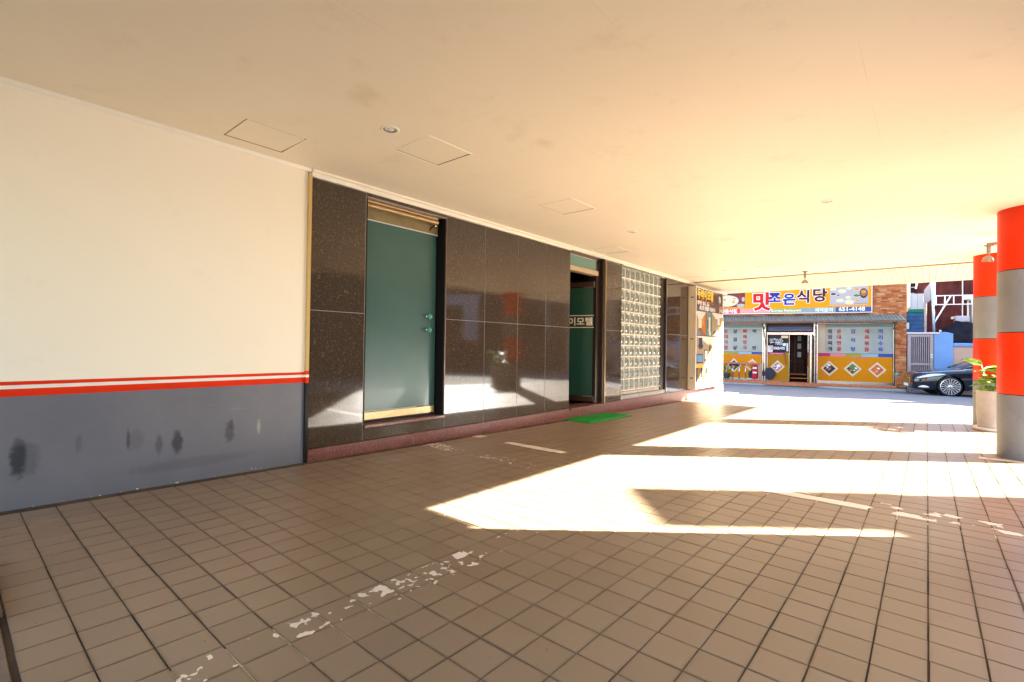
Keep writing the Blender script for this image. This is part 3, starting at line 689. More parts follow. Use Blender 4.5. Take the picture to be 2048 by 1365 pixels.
for (x, y), lab in zip(((2.143, 3.04), (6.15, 3.097), (6.126, .82), (10.27, 3.14), (10.21, .85)), DLAB): downlight(x, y, lab)
# spotlights
def spotlight(x, y, z, lab, aim=(0, 0, -1), drop=.16):
    t = thing('spotlight', lab, 'spotlight', (x, y, z), 'grey spotlights hung under the ceiling')
    MET = mat('spot_metal', (.30, .26, .21), .35, metal=.6)
    b = MB(); b.cyl((x, y, z), (x, y, z-.012), .052, 20); autosmooth(b.build('base_plate', MET, t))
    b = MB(); b.cyl((x, y, z-.012), (x, y, z-drop*.75), .022, 14); b.cyl((x, y, z-drop*.75), (x, y, z-drop), .020, 14, .006); autosmooth(b.build('stem', MET, t))
    b = MB(); b.lathe((x, y, z-drop-.005), [(.012, 0), (.026, .012), (.048, .03), (.060, .06), (.060, .085)], 20, aim); hd_ = b.build('head', MET, t, smooth=True)
    b = MB(); b.lathe((x, y, z-drop-.005), [(.058, .083), (.05, .078), (.001, .072)], 20, aim); b.build('lens', mat('spot_lens', (.75, .73, .68), .2), hd_, smooth=True)
    return t
spotlight(11.316, 1.884, HC, 'small spotlight hanging in front of the slatted soffit')
st = spotlight(9.05, -.62, HC-.16, 'flat spotlight on a bracket between the two striped columns', (.15, .1, -1), .13)
b = MB(); b.bev(9.02, 9.10, -.80, -.60, HC-.16, HC-.13, .004); b.tube([(9.06, -.78, HC-.145), (9.06, -.86, HC-.06), (9.06, -.9, HC)], .014, 8); b.build('bracket', mat('spot_metal', (1, 1, 1)), st)

# ---------------------------------------------------------------- striped columns
def column_wear(m):
    t = NT(m); P = t.n['P']; src = P.inputs['Base Color'].links[0].from_socket; x, y, z = t.sep(t.pos())
    k = t.math('MULTIPLY', t.ramp(t.noise(11, 5, .7), [(.56, 0.), (.70, .55)]), t.ramp(z, [(.0, 1.), (.9, .25)]))
    c = t.mix(k, src, (.10, .085, .075)); sc_ = t.new('ShaderNodeMapping'); sc_.inputs['Scale'].default_value = (3, 3, 40); t.link(t.pos(), sc_.inputs[0])
    t.link(c, P.inputs['Base Color'])
REDC = mat('column_red', (.66, .030, .002), .42, spec=.22, var=.07, vscale=2.5, bump=.08, bscale=260)
GREYC = mat('column_grey', (.185, .20, .22), .45, spec=.35, var=.10, vscale=3, bump=.08, bscale=260)
column_wear(REDC); column_wear(GREYC)
CLAB = [('round column with red and grey bands, cut by the right edge', 7.78, -.871), ('farther red and grey banded column behind the potted plant', 11.15, -.849), ('banded column closest to the camera, outside the picture at right', 4.24, -.90), ]
for lab, x, y in CLAB:
    t = thing('striped_column', lab, 'column', (x, y, fl(x)), 'red and grey banded columns')
    zb = [fl(x)-.01, .596, 1.277, 1.96, HC+.001]
    for k in range(4):
        b = MB(); z0, z1 = zb[k]+.004, zb[k+1]-(.004 if k < 3 else 0); R = .27
        b.lathe((x, y, 0), [(R-.006, z0), (R-.001, z0+.002), (R, z0+.006), (R, z1-.006), (R-.001, z1-.002), (R-.006, z1)], 64)
        b.build('band', GREYC if k % 2 == 0 else REDC, t, smooth=True)
    b = MB(); b.cyl((x, y, zb[0]), (x, y, HC), .2625, 48, cap=False); b.build('joint_core', BLACK, t, smooth=True)

# ---------------------------------------------------------------- potted plant
PXc, PYc = 10.50, -.80; pz = fl(PXc)
pp = thing('potted_plant', 'leafy green plant in a tall grey pot between two columns', 'potted plant', (PXc, PYc, pz))
b = MB(); b.lathe((PXc, PYc, pz), [(.001, .012), (.20, .012), (.235, .018), (.262, .055), (.270, .055), (.258, .010), (.235, .0), (.001, 0)], 40); b.build('saucer', mat('white_plastic', (.72, .68, .6), .4), pp, smooth=True)
b = MB(); b.lathe((PXc, PYc, pz), [(.19, .014), (.200, .02), (.215, .3), (.222, .60), (.222, .612), (.205, .612), (.203, .56), (.001, .555)], 48); autosmooth(b.build('pot', mat('pot_grey', (.36, .34, .31), .45, var=.12, vscale=7), pp))
b = MB(); b.lathe((PXc, PYc, pz), [(.2025, .565), (.1, .575), (.001, .58)], 24); b.build('soil', mat('soil', (.03, .02, .012), .9, var=.3), pp, smooth=True)
LEAF = mat('leaf_variegated', (.16, .34, .03), .32, spec=.5); t = NT(LEAF); t.link(t.ramp(t.noise(18, 4), [(.35, (.07, .20, .015)), (.52, (.18, .36, .03)), (.66, (.55, .62, .16))]), t.n['P'].inputs['Base Color']); t.n['P'].inputs['Subsurface Weight'].default_value = .0
def leaf_mesh():
    n = 7; vs = []; fs = []
    for i in range(n+1):
        t = i/n; w = .060*sin(pi*min(1, t*.96+.04))**.75*(1.1-.25*t); x = t*.20; z = -.05*t*t
        vs += [(x, -w, z+.012*sin(pi*t)+.006*sin(t*9)), (x, 0, z-.004), (x, w, z+.012*sin(pi*t)-.005*sin(t*8))]
    for i in range(n):
        a = i*3; fs += [(a, a+3, a+4, a+1), (a+1, a+4, a+5, a+2)]
    me = bpy.data.meshes.new('leaf'); me.from_pydata(vs, [], fs); me.materials.append(LEAF); me.polygons.foreach_set('use_smooth', [True]*len(fs)); me.update(); return me
LM = leaf_mesh(); rng = random.Random(5)
def plant(t, cx, cy, z0, stems, per, hs, spread, seed, sc=1.):
    rng = random.Random(seed); org = Vector(t['_o']); sb = MB()
    for s_ in range(stems):
        a = rng.uniform(0, 2*pi); h = hs*rng.uniform(.6, 1.05); lean = spread*rng.uniform(.3, 1)
        p0 = Vector((cx+.05*cos(a), cy+.05*sin(a), z0)); tip = p0+Vector((lean*cos(a), lean*sin(a), h))
        mid = (p0+tip)/2+Vector((rng.uniform(-.02, .02), rng.uniform(-.02, .02), .02)); sb.tube([p0, mid, tip], [.011, .009, .006], 7)
        for k in range(per):
            f = .35+.65*k/(per-1); q = p0.lerp(tip, f); b_ = a*1.3+k*2.4+rng.uniform(-.4, .4)
            el = -.1+.95*(f-.35)+rng.uniform(-.25, .25); s = rng.uniform(.75, 1.15)*sc
            o = bpy.data.objects.new('leaf', LM); COL.objects.link(o); o.parent = t
            o.matrix_local = Matrix.Translation(q-org) @ Matrix.Rotation(b_, 4, 'Z') @ Matrix.Rotation(-el, 4, 'Y') @ Matrix.Rotation(rng.uniform(-.5, .5), 4, 'X') @ Matrix.Diagonal((s, s, s, 1))
    sb.build('stem', mat('plant_stem', (.28, .20, .09), .6, var=.2, vscale=30), t, smooth=True)
plant(pp, PXc, PYc, pz+.565, 5, 6, .42, .12, 5, 1.35)

# ---------------------------------------------------------------- doormat
dm = MB(); N = 46; M_ = 22; mx0, mx1, my0, my1 = 6.30, 7.62, 3.80, 4.285
vs = []; fs = []
for i in range(N+1):
    for j in range(M_+1):
        x = mx0+(mx1-mx0)*i/N; y = my0+(my1-my0)*j/M_; e = i in (0, N) or j in (0, M_)
        vs.append((x, y, fl(x)+(.006 if e else .022)+(0 if e else .0012*sin(i*2.1)*sin(j*2.3))+.002*noise.noise((x*3, y*3, 0))))
for i in range(N):
    for j in range(M_): a = i*(M_+1)+j; fs.append((a, a+M_+1, a+M_+2, a+1))
dm.add(vs, fs)
GRM = mat('green_turf', (.008, .26, .035), .75, spec=.3, var=.35, vscale=160, bump=.9, bscale=500)
dmt = thing('doormat', 'bright green turf doormat before the open entrance', 'doormat', ((mx0+mx1)/2, (my0+my1)/2, fl(7)))
dm.build('turf', GRM, dmt); b = MB(); b.box(mx0-.004, mx1+.004, my0-.004, my1+.004, fl(mx1)+.0012, fl(mx1)+.0110); b.build('backing', BLACK, dmt)

# ================================================================ across the street
FP = Vector((21.56, 6.49, 0)); fa = radians(-74.57); FD = Vector((cos(fa), sin(fa), 0)); FN = Vector((-cos(fa+pi/2), -sin(fa+pi/2), 0))
if FN.x > 0: FN = -FN
K = 1.1
def Z(z): return 1.05+K*(z-1.05)
def F3(s, o, z):      # facade frame: s along the front, o out towards the street, z height (all as measured)
    p = FP+FD*(s*K)+FN*o; return (p.x, p.y, Z(z))
def back(D):          # frame of a plane D metres behind the front, seen at the same scale
    k = (22.5+D)/22.5
    def f(s, o, z):
        s2 = .521+(s*K-.521)*k; z2 = 1.05+(Z(z)-1.05)*k
        p = FP+FD*s2+FN*(o-D); return (p.x, p.y, z2)
    return f
GZ = -.285
STEEL = mat('stainless', (.62, .60, .58), .22, metal=1., var=.1)
BRKM = mat('brick_orange', (.44, .165, .075), .8, bump=.3); t = NT(BRKM)
_i = t.new('ShaderNodeNewGeometry'); t.link(t.ramp(_i.outputs['Random Per Island'], [(0, (.28, .075, .028)), (.35, (.42, .13, .045)), (.7, (.50, .18, .07)), (1, (.54, .27, .14))]), t.n['P'].inputs['Base Color'])
MORT = mat('brick_mortar', (.34, .24, .17), .9, var=.15)
rs = thing('restaurant_building', 'single fronted brick restaurant building across the street', 'building', F3(2, 0, GZ))
b = MB(F3)
# wall body with openings left for the windows and door: separate solid pieces behind the shop front
b.box(-9, 5.57, -9, -1.6, GZ-.3, 6.2); b.box(-9, 2.1, -1.6, -.30, GZ-.3, 6.2); b.box(2.79, 5.57, -1.6, -.30, GZ-.3, 6.2); b.box(2.1, 2.79, -1.6, -.30, 1.75, 6.2); b.box(2.1, 2.79, -1.6, -.30, GZ-.3, -.14); b.box(-9, 5.57, -.30, -.02, 2.07, 6.2); b.box(5.23, 5.57, -.30, -.02, GZ-.3, 2.07)
b.build('wall', MORT, rs)
br = MB(F3); rng = random.Random(4)
def bricks(s0, s1, z0, z1, mb, hh=.047, ll=.20):
    z = z0; r = 0
    while z < z1-.02:
        s = s0-rng.uniform(0, ll*.6)
        while s < s1:
            L = ll*rng.uniform(.55, 1.25); a, c = max(s, s0), min(s+L, s1)
            if c-a > .02:
                d = rng.uniform(0, .02); mb.box(a+.003, c-.003, -.019, .0+d, z+.004, min(z+hh, z1)-.002)
            s += L
        z += hh; r += 1
bricks(4.55, 5.57, 2.02, 3.5, br); bricks(5.26, 5.57, GZ, 2.02, br); bricks(-1.6, 4.55, 2.02, 2.5, br, ll=.3)
br.build('brickwork', BRKM, rs, kind='stuff')
MUST = mat('mustard_panel', (.46, .155, .001), .5, spec=.2, var=.05)
BANDC = [mat('band_magenta', (.50, .03, .13), .4), mat('band_pink', (.75, .25, .28), .4), mat('band_olive', (.36, .38, .06), .4), mat('band_sky', (.30, .50, .58), .4), mat('band_navy', (.035, .07, .27), .4)]
BLIND = mat('window_blind', (.46, .47, .42), .25, spec=.6, var=.08, vscale=1.5, coat=.4)
def swin(name, s0, s1, bands, lab):
    t = MB(F3); t.box(s0, s1, -.10, -.03, .965, 2.02); w = t.build(name, BLIND, rs)
    b = MB(F3)
    for q in ((s0-.03, s1+.03, 2.0, 2.05), (s0-.03, s0+.012, -.02, 2.0), (s1-.012, s1+.03, -.02, 2.0), (s0, s1, .958, .968)): b.bev(q[0], q[1], -.10, -.0, q[2], q[3], .006)
    b.build('frame', STEEL, w)
    b = MB(F3); b.box(s0+.015, s1-.015, -.0295, -.026, 1.86, 1.99, 0); b.box(s0+.015, s1-.015, -.0295, -.0255, 1.85, 1.858, 1); b.build('blind_fold', [mat('blind_fold', (.26, .36, .36), .3), WHITE], w)
    return w
wl = swin('shop_window', -1.6, 1.27, None, ''); wr = swin('shop_window', 3.02, 5.23, None, '')
MB(F3).box(-1.57, 1.24, -.06, -.02, -.02, .874).build('mustard_panel', MUST, rs); MB(F3).box(3.04, 5.2, -.06, -.02, -.02, .849).build('mustard_panel', MUST, rs)
for k, (a, c) in enumerate(((-1.57, -.75), (-.75, -.1), (-.1, .46), (.46, .90), (.90, 1.24))): MB(F3).box(a, c, -.05, -.015, .875, .957).build('colour_strip', BANDC[k], rs)
for k, (a, c) in enumerate(((3.04, 3.41), (3.41, 3.87), (3.87, 4.33), (4.33, 4.80), (4.80, 5.2))): MB(F3).box(a, c, -.05, -.015, .85, .957).build('colour_strip', BANDC[k], rs)
for a, c in ((-1.6, 1.3), (3.0, 5.25)): MB(F3).box(a, c, -.08, .02, -.11, -.022).build('steel_base', STEEL, rs)
STEPM = mat('step_tile', (.52, .17, .075), .5, var=.15, vscale=9)
for k in range(26):
    s = -1.6+k*.27; b = MB(F3); b.bev(s+.003, min(s+.267, 5.26), -.08, .22, -.20, -.112, .006); b.build('step_stone', STEPM, rs)
b = MB(F3); b.bev(1.34, 3.0, .2205, .46, -.23, -.155, .006); b.build('door_step', STEPM, rs)
MB(F3).bev(-1.6, 5.5, .0, .30, GZ-.1, -.205, .01).build('kerb_base', CONC, rs)
b = MB(F3); b.box(3.045, 3.25, -.0295, -.015, .965, 2.0); b.build('beige_blind', mat('beige_blind', (.62, .50, .36), .4), rs)
b = MB(F3); b.box(3.25, 3.275, -.0295, -.012, .965, 2.0); b.build('curtain_edge', mat('curtain_orange', (.55, .27, .13), .5), rs)
# window lettering
def ftext(body, s, z, size, mi, mb, o=-.012, bold=.0, align='CENTER', sx=1.):
    p = F3(s, o, z); return text_mb(body, size*K, p, FD, (0, 0, 1), mi, .004, bold, align, sx, mb)
LET = [mat('letter_ink', (.02, .018, .05), .5), mat('letter_red', (.62, .02, .03), .5), mat('letter_blue', (.06, .16, .62), .5), mat('letter_rose', (.75, .16, .18), .5), mat('letter_maroon', (.12, .02, .015), .5), mat('letter_plain_white', (.85, .83, .80), .5)]
for s, word, mi in ((3.40, '된장찌개', 0), (3.665, '순대전골', 1), (4.08, '감자탕', 2), (4.475, '제육볶음', 1), (4.865, '머리수육', 2), (.33, '삼겹살', 0), (.67, '뼈해장국', 1), (.99, '백반', 0), (.02, '순대국밥', 1)):
    n = len(word)
    for k, ch_ in enumerate(word):
        z = 1.675-(k*(.62/(n-1))); ftext(ch_, s, z, .158, mi, None, bold=.003).build('letter', LET[mi], rs)
for s, z in ((4.02, .79), (.13, .80)): ftext('오늘도 맛있게', s, z, .085, 3, None, bold=.002, align='LEFT').build('window_lettering', LET, rs)
# food pictures: diamond panels
FOODB = mat('diamond_border', (.80, .62, .40), .4)
food = [mat('food_red', (.50, .09, .04), .4, var=.5, vscale=28), mat('food_meat', (.42, .16, .15), .4, var=.5, vscale=28), mat('food_green', (.10, .16, .04), .4, var=.5, vscale=28), mat('food_plate', (.75, .72, .70), .4), mat('food_orange', (.68, .20, .03), .4, var=.4, vscale=28), mat('food_dark', (.05, .025, .03), .4, var=.5, vscale=28)]
def diamond(s, z, kinds, r=.255, o=-.018):
    b = MB(F3); b.add([(s-r, o, z), (s, o, z-r*1.02), (s+r, o, z), (s, o, z+r*1.02)], [(0, 1, 2, 3)], 6)
    q = r*.72; b.add([(s-q, o+.002, z), (s, o+.002, z-q), (s+q, o+.002, z), (s, o+.002, z+q)], [(0, 1, 2, 3)], kinds[0])
    rg = random.Random(int(s*100))
    for k in range(9):
        while True:
            a, c = rg.uniform(-q, q), rg.uniform(-q, q)
            if abs(a)+abs(c) < q*.72: break
        e = rg.uniform(.025, .055); th = rg.uniform(0, pi)
        el = 2.2 if kinds[0] == 1 else 1.2
        b.add([(s+a+e*el*cos(t_)*cos(th)-e*sin(t_)*sin(th)*.6, o+.003+.0007*k, z+c+e*el*cos(t_)*sin(th)*.5+e*sin(t_)*cos(th)*.7) for t_ in [pi*j/5 for j in range(10)]], [tuple(range(10))], kinds[1+k % (len(kinds)-1)])
    b.build('food_picture', food+[FOODB], rs)
for s, z, kk in ((3.384, .415, (5, 1, 1, 3)), (4.072, .42, (2, 5, 0, 3, 5, 0)), (4.774, .41, (0, 4, 4, 3, 4)), (.30, .44, (5, 4, 2, 0)), (.93, .44, (4, 3, 0, 2)), (1.765, .43, (1, 3, 0, 3, 5))): diamond(s, z, kk, .235 if s == 1.765 else .265)
# door bay
b = MB(F3); b.box(1.42, 2.14, -.10, -.04, .955, 1.60, 0); b.box(1.42, 2.14, -.10, -.04, -.09, .87, 1); b.box(1.42, 2.14, -.10, -.035, .875, .95, 2)
b.build('fixed_panel', [mat('dark_shop_glass', (.02, .018, .017), .08, spec=.8), mat('mustard_door', (.36, .15, .002), .5, spec=.2), BANDC[0]], rs)
b = MB(F3); b.box(1.99, 2.13, -.034, -.031, .875, .95); b.build('band_patch', BANDC[2], rs)
for body, sp, z, size, mi, b1, b2 in (('백반', 1.50, 1.26, .235, 0, .014, .003), ('맛', 1.49, 1.06, .15, 1, .012, .004), ('조은식당', 1.645, 1.075, .10, 2, .010, .001)):
    b = MB(); ftext(body, sp, z, size, 5, b, -.036, bold=b1, align='LEFT'); ftext(body, sp, z, size, mi, b, -.031, bold=b2, align='LEFT'); b.build('door_lettering', LET, rs)
ftext('Korean Restaurant', 1.52, .895, .055, 5, None, -.030, align='LEFT').build('door_lettering', LET, rs)
b = MB(F3); b.box(1.88, 2.10, -.038, -.033, 1.485, 1.575, 0); b.box(1.93, 2.03, -.038, -.033, 1.20, 1.30, 1); b.box(2.05, 2.10, -.038, -.033, 1.0, 1.30, 1); b.box(1.445, 1.60, -.0395, -.037, .965, 1.20, 1); b.build('notice', [mat('notice_peach', (.75, .50, .30), .5), WHITE], rs)
b = MB(F3); b.box(1.42, 2.88, -.12, -.04, 1.72, 2.03); b.build('door_transom', mat('transom_dark', (.03, .03, .045), .1, spec=.8), rs)
b = MB(F3); b.box(1.44, 2.85, -.038, -.03, 1.78, 1.90, 0); b.box(1.44, 2.85, -.038, -.028, 1.772, 1.779, 1); b.build('transom_blind', [mat('transom_blue', (.06, .08, .16), .15, spec=.8), WHITE], rs)
b = MB(F3); b.bev(1.40, 2.90, -.12, -.0, 1.605, 1.70, .008); b.bev(1.405, 1.435, -.10, -.005, -.09, 1.604, .004); b.bev(2.13, 2.145, -.10, -.005, -.09, 1.604, .004); b.box(1.42, 2.14, -.10, -.02, -.10, -.09); b.build('door_frame', STEEL, rs)
b = MB(F3); b.tube([(2.02, .02, .98), (2.00, .05, .92), (2.02, .05, .62), (2.05, .02, .55)], .018, 8); b.build('door_handle', mat('wood_handle', (.30, .07, .03), .4), rs, smooth=True)
for s, r in ((1.345, .042), (2.925, .036)):
    b = MB(F3); b.cyl((s, .03, -.14), (s, .03, 2.03), r*1.1, 16); autosmooth(b.build('steel_post', STEEL, rs))
b = MB(F3); b.tube([(1.25, .02, 2.03), (1.30, .07, 1.75), (1.36, .09, 1.35), (1.37, .07, 1.2)], .016, 6); b.build('black_cable', BLACK, rs, smooth=True)
# interior seen through the open door
IN = mat('interior_brown', (.045, .018, .012), .5, var=.3)
b = MB(F3); b.box(2.15, 2.74, -1.4, -.1201, -.13, -.10, 0)
b.poly([(2.15, -1.3, -.1), (2.74, -1.3, -.1), (2.74, -1.3, 1.7), (2.15, -1.3, 1.7)], 0); b.poly([(2.15, -1.3, -.1), (2.15, -.12, -.1), (2.15, -.12, 1.7), (2.15, -1.3, 1.7)], 0); b.poly([(2.74, -1.3, -.1), (2.74, -.12, -.1), (2.74, -.12, 1.7), (2.74, -1.3, 1.7)], 0); b.poly([(2.15, -1.3, 1.7), (2.74, -1.3, 1.7), (2.74, -.12, 1.7), (2.15, -.12, 1.7)], 0)
b.build('doorway', IN, rs)
b = MB(F3); WD = 1
b.box(2.16, 2.73, -1.0, -.5, .14, .165, 0); b.box(2.16, 2.73, -.5, -.3, .0, .03, 0); b.box(2.16, 2.73, -1.25, -1.2, .6, .64, 1); b.box(2.16, 2.73, -1.25, -1.2, .85, .88, 1); b.box(2.4, 2.44, -1.25, -1.2, .16, 1.6, 1)
for z in (.78, 1.10, 1.40): b.box(2.50, 2.62, -1.19, -1.18, z, z+.2, 2)
b.build('inner_steps_and_notices', [mat('step_orange', (.55, .16, .03), .4), mat('inner_frame', (.11, .04, .03), .4), mat('paper_grey', (.5, .55, .6), .5)], rs)
ol = thing('open_shop_door', 'open yellow and steel restaurant door leaf swung outwards', 'door', F3(2.86, 0, -.1))
b = MB(F3); b.box(2.735, 2.765, -.02, .62, -.09, .86, 0); b.box(2.735, 2.765, -.02, .62, .862, 1.58, 1); b.build('leaf', [mat('mustard_door', (1, 1, 1)), mat('door_glass_grey', (.25, .24, .26), .15, spec=.8)], ol)
b = MB(F3); b.bev(2.725, 2.775, .62, .66, -.12, 1.62, .006); b.bev(2.725, 2.775, -.05, -.021, -.12, 1.62, .006); b.build('frame', STEEL, ol)
b = MB(F3); b.tube([(2.71, .5, .45), (2.68, .5, .5), (2.68, .5, .98), (2.71, .5, 1.02)], .014, 8); b.build('handle', mat('handle_red', (.5, .05, .02), .35), ol, smooth=True)
# awning, bracket
aw = thing('corrugated_awning', 'grey corrugated metal awning over the restaurant front', 'awning', F3(2, .3, 2.1))
b = MB(F3); N = 420; vs = []
for i in range(N+1):
    s = -1.7+(5.43+1.7)*i/N; w_ = .016*sin(i*pi/3*1.0)
    vs += [(s, .02, 2.315+w_), (s, .66, 2.085+w_), (s, .66, 2.075+w_), (s, .02, 2.305+w_)]
fs = []
for i in range(N):
    a = i*4; fs += [(a, a+4, a+5, a+1), (a+1, a+5, a+6, a+2), (a+2, a+6, a+7, a+3)]
b.add(vs, fs); b.build('sheet', mat('corrugated_steel', (.25, .235, .195), .55, metal=.2, var=.2, vscale=5), aw)
b = MB(F3); b.bev(-1.7, 5.4, .05, .09, 2.245, 2.285, .004); b.bev(-1.7, 5.4, .58, .62, 2.03, 2.07, .004)
for s in (-.9, 1.33, 2.93, 5.2): b.tube([(s, .6, 2.05), (s, .02, 1.80)], .016, 6)
b.build('support', mat('awning_support', (.20, .15, .11), .6), aw)
b = MB(F3); b.bev(5.225, 5.245, .03, .07, 1.35, 2.08, .004); b.tube([(5.23, .05, 1.45), (5.30, .1, 1.38), (5.38, .14, 1.36), (5.33, .16, 1.30), (5.2, .12, 1.34)], .008, 6); b.tube([(5.235, .03, 1.35), (5.24, .03, .55), (5.27, .04, .32)], .010, 6); b.build('hanging_cord', mat('cord_brown', (.10, .06, .04), .6), aw, smooth=True)
b = MB(F3); b.lathe(F3(5.30, .0, .27), [(.001, 0)], 3) if False else None
bb = MB(); c0 = Vector(F3(5.30, .05, .28)); bb.lathe(c0, [(.001, .06), (.03, .05), (.045, .0), (.03, -.05), (.001, -.06)], 12); h_ = bb.build('hose_nozzle', mat('nozzle_teal', (.05, .42, .40), .3), smooth=True); tag(h_, 'small teal hose nozzle hanging on the brick pier', 'nozzle')
# big sign board
ss = thing('restaurant_sign', 'long yellow restaurant sign board with red, blue and maroon lettering', 'sign', F3(1.5, .1, 2.3))
b = MB(F3); b.bev(-2.4, 4.59, .01, .19, 2.372, 3.42, .008); b.build('box', WHITE, ss)
SGY = mat('sign_yellow', (.66, .225, .001), .5, spec=.2)
b = MB(F3); b.box(-2.38, 4.565, .1905, .193, 2.575, 3.40, 0)
for k, (a, c) in enumerate(((-2.38, -.6), (-.6, .495), (.495, 1.49), (1.49, 2.47), (2.47, 3.53), (3.53, 4.565))): b.box(a, c, .1905, .193, 2.40, 2.5745, (1, 2, 3, 4, 5, 6)[k])
b.build('face', [SGY, MUST, mat('band_red', (.68, .04, .05), .4), mat('band_salmon', (.75, .33, .27), .4), mat('band_olive2', (.45, .40, .07), .4), mat('band_grey', (.36, .40, .36), .4), mat('band_deepblue', (.05, .07, .20), .4)], ss)
b = MB(F3); b.box(-1.0, .66, .1932, .1945, 2.64, 3.38, 0); b.build('food_photo', mat('photo_maroon', (.17, .03, .025), .4, var=.4, vscale=5), ss)
def ell(mb, s, z, rs_, rz, o, mi, n=18): mb.add([(s+rs_*cos(2*pi*j/n), o, z+rz*sin(2*pi*j/n)) for j in range(n)], [tuple(range(n))], mi)
fm = [mat('dish_white', (.80, .78, .72), .35), mat('dish_egg', (.72, .50, .25), .4, var=.3, vscale=20), food[0], food[4], mat('dish_brown', (.25, .12, .06), .4, var=.4, vscale=30), mat('table_pink', (.72, .62, .60), .4), food[2], food[5]]
b = MB(F3); rg = random.Random(8)
ell(b, .05, 2.88, .40, .22, .195, 0); ell(b, .05, 2.88, .35, .18, .1956, 1)
for k in range(26): ell(b, .05+rg.uniform(-.27, .27), 2.88+rg.uniform(-.12, .12), rg.uniform(.03, .07), rg.uniform(.015, .035), .1962+.0003*k, rg.choice((0, 2, 3, 0, 1)), 8)
ell(b, .60, 2.93, .055, .09, .1952, 5, 10); ell(b, .52, 2.70, .14, .07, .1952, 5)
b.build('egg_dish', fm, ss)
b = MB(F3); b.box(3.36, 4.47, .1932, .1945, 2.64, 3.38, 5)
dishes = [(3.46, 3.20, .10, .05, 1), (3.46, 3.03, .10, .05, 7), (3.72, 3.13, .13, .075, 1), (3.66, 3.30, .09, .04, 2), (3.92, 3.22, .08, .05, 1), (3.66, 2.80, .13, .07, 1), (3.90, 2.90, .09, .06, 1), (3.93, 2.74, .15, .09, 1), (4.14, 2.96, .13, .06, 6), (4.14, 3.18, .10, .05, 3), (3.90, 3.33, .08, .04, 2), (3.60, 2.98, .06, .04, 4), (4.16, 2.78, .07, .04, 3)]
for k, (s, z, a, c, mi) in enumerate(dishes):
    ell(b, s, z, a, c, .195+.0004*k, 0); ell(b, s, z+.006, a*.78, c*.72, .1952+.0004*k+.0002, mi)
ell(b, 4.34, 3.04, .115, .17, .2006, 7); ell(b, 4.34, 3.05, .09, .12, .2012, 4); ell(b, 4.34, 3.09, .07, .05, .2018, 3)
b.box(4.05, 4.44, .1946, .1956, 2.685, 2.70, 4)
b.build('table_photo', fm, ss)
SLM = [WHITE, mat('sign_red', (.72, .02, .03), .35), mat('sign_blue', (.04, .05, .42), .35), mat('sign_maroon', (.14, .015, .02), .35)]
def stext(body, s, z, size, mi, bold, outl, sx=1., z2=0):
    tb = MB()
    ftext(body, s, z, size, 0, tb, .1955, bold=outl, align='LEFT', sx=sx); ftext(body, s, z, size, mi, tb, .1995, bold=bold, align='LEFT', sx=sx); tb.build('lettering', SLM, ss)
stext('맛', .90, 2.57, .70, 1, .030, .055, 1.0)
stext('조', 1.44, 2.80, .44, 2, .018, .038); stext('은', 1.90, 2.73, .45, 2, .018, .038)
stext('식', 2.34, 2.80, .48, 3, .018, .038); stext('당', 2.82, 2.83, .50, 3, .018, .038)
for args in (('일반음식점', .40, 2.435, .155, 0, None, .197, .006, 'RIGHT'), ('Korean Restaurant', 1.53, 2.445, .125, 0, None, .197, .003, 'LEFT', 1.), ('예약문의', 3.46, 2.43, .15, 0, None, .197, .004, 'RIGHT'), ('651-4148', 3.62, 2.44, .19, 0, None, .197, .007, 'LEFT', 1.05)):
    ftext(*args).build('lettering', SLM, ss)
# steel railing, extinguisher, plant, discs
rl = thing('steel_railing', 'low steel railing on the step left of the restaurant door', 'railing', F3(.3, .2, -.1))
WR = mat('rail_wood', (.36, .13, .06), .4)
b = MB(F3); b.bev(-1.6, 1.26, .12, .20, .50, .56, .01); b.build('top_rail', WR, rl)
b = MB(F3); b.bev(-1.6, 1.26, .14, .18, -.10, -.065, .006); b.build('bottom_rail', STEEL, rl)
for k in range(11):
    s = -1.45+k*.215; b = MB(F3); b.cyl((s, .16, -.065), (s, .16, .50), .016, 8); b.build('baluster', STEEL, rl, smooth=True)
b = MB(F3); b.bev(1.12, 1.26, .10, .20, -.11, .50, .01); b.build('end_post', mat('post_brown', (.30, .17, .12), .4, metal=.3), rl)
fe = thing('fire_extinguisher', 'red box with white bands standing behind the steel railing', 'extinguisher', F3(1.02, .06, -.1))
b = MB(F3); b.bev(.93, 1.09, .02, .10, -.08, .475, .01); b.build('body', mat('extinguisher_red', (.50, .015, .03), .35), fe)
b = MB(F3); b.box(.94, 1.08, .1005, .104, .33, .39); b.box(.94, 1.08, .1005, .104, .16, .22); b.build('white_band', WHITE, fe)
for s, r, lab in ((.98, .185, 'black round lid leaning behind the red extinguisher'), (1.48, .22, 'larger black round lid leaning behind the steel post')):
    c = Vector(F3(s, .005 if s < 1.2 else .06, .12 if s < 1.2 else .17)); b = MB(); b.lathe(c, [(.001, .02), (r*K*.8, .015), (r*K, .005), (r*K, -.01), (.001, -.012)], 32, FN); o = b.build('round_lid', mat('lid_black', (.03, .03, .045), .4), smooth=False); tag(o, lab, 'lid', 'black round lids at the shop front')
pv = thing('window_plant', 'small dark leafed plant in a green pot under the left shop window', 'potted plant', F3(.06, .05, -.1))
b = MB(); b.lathe(F3(.06, .08, -.1), [(.001, 0), (.10, 0), (.13, .26), (.14, .27), (.001, .25)], 16); b.build('pot', mat('dark_green_pot', (.04, .07, .06), .4), pv, smooth=True)
plant(pv, *F3(.06, .08, .13)[:3], 3, 7, .30, .10, 21, .7)

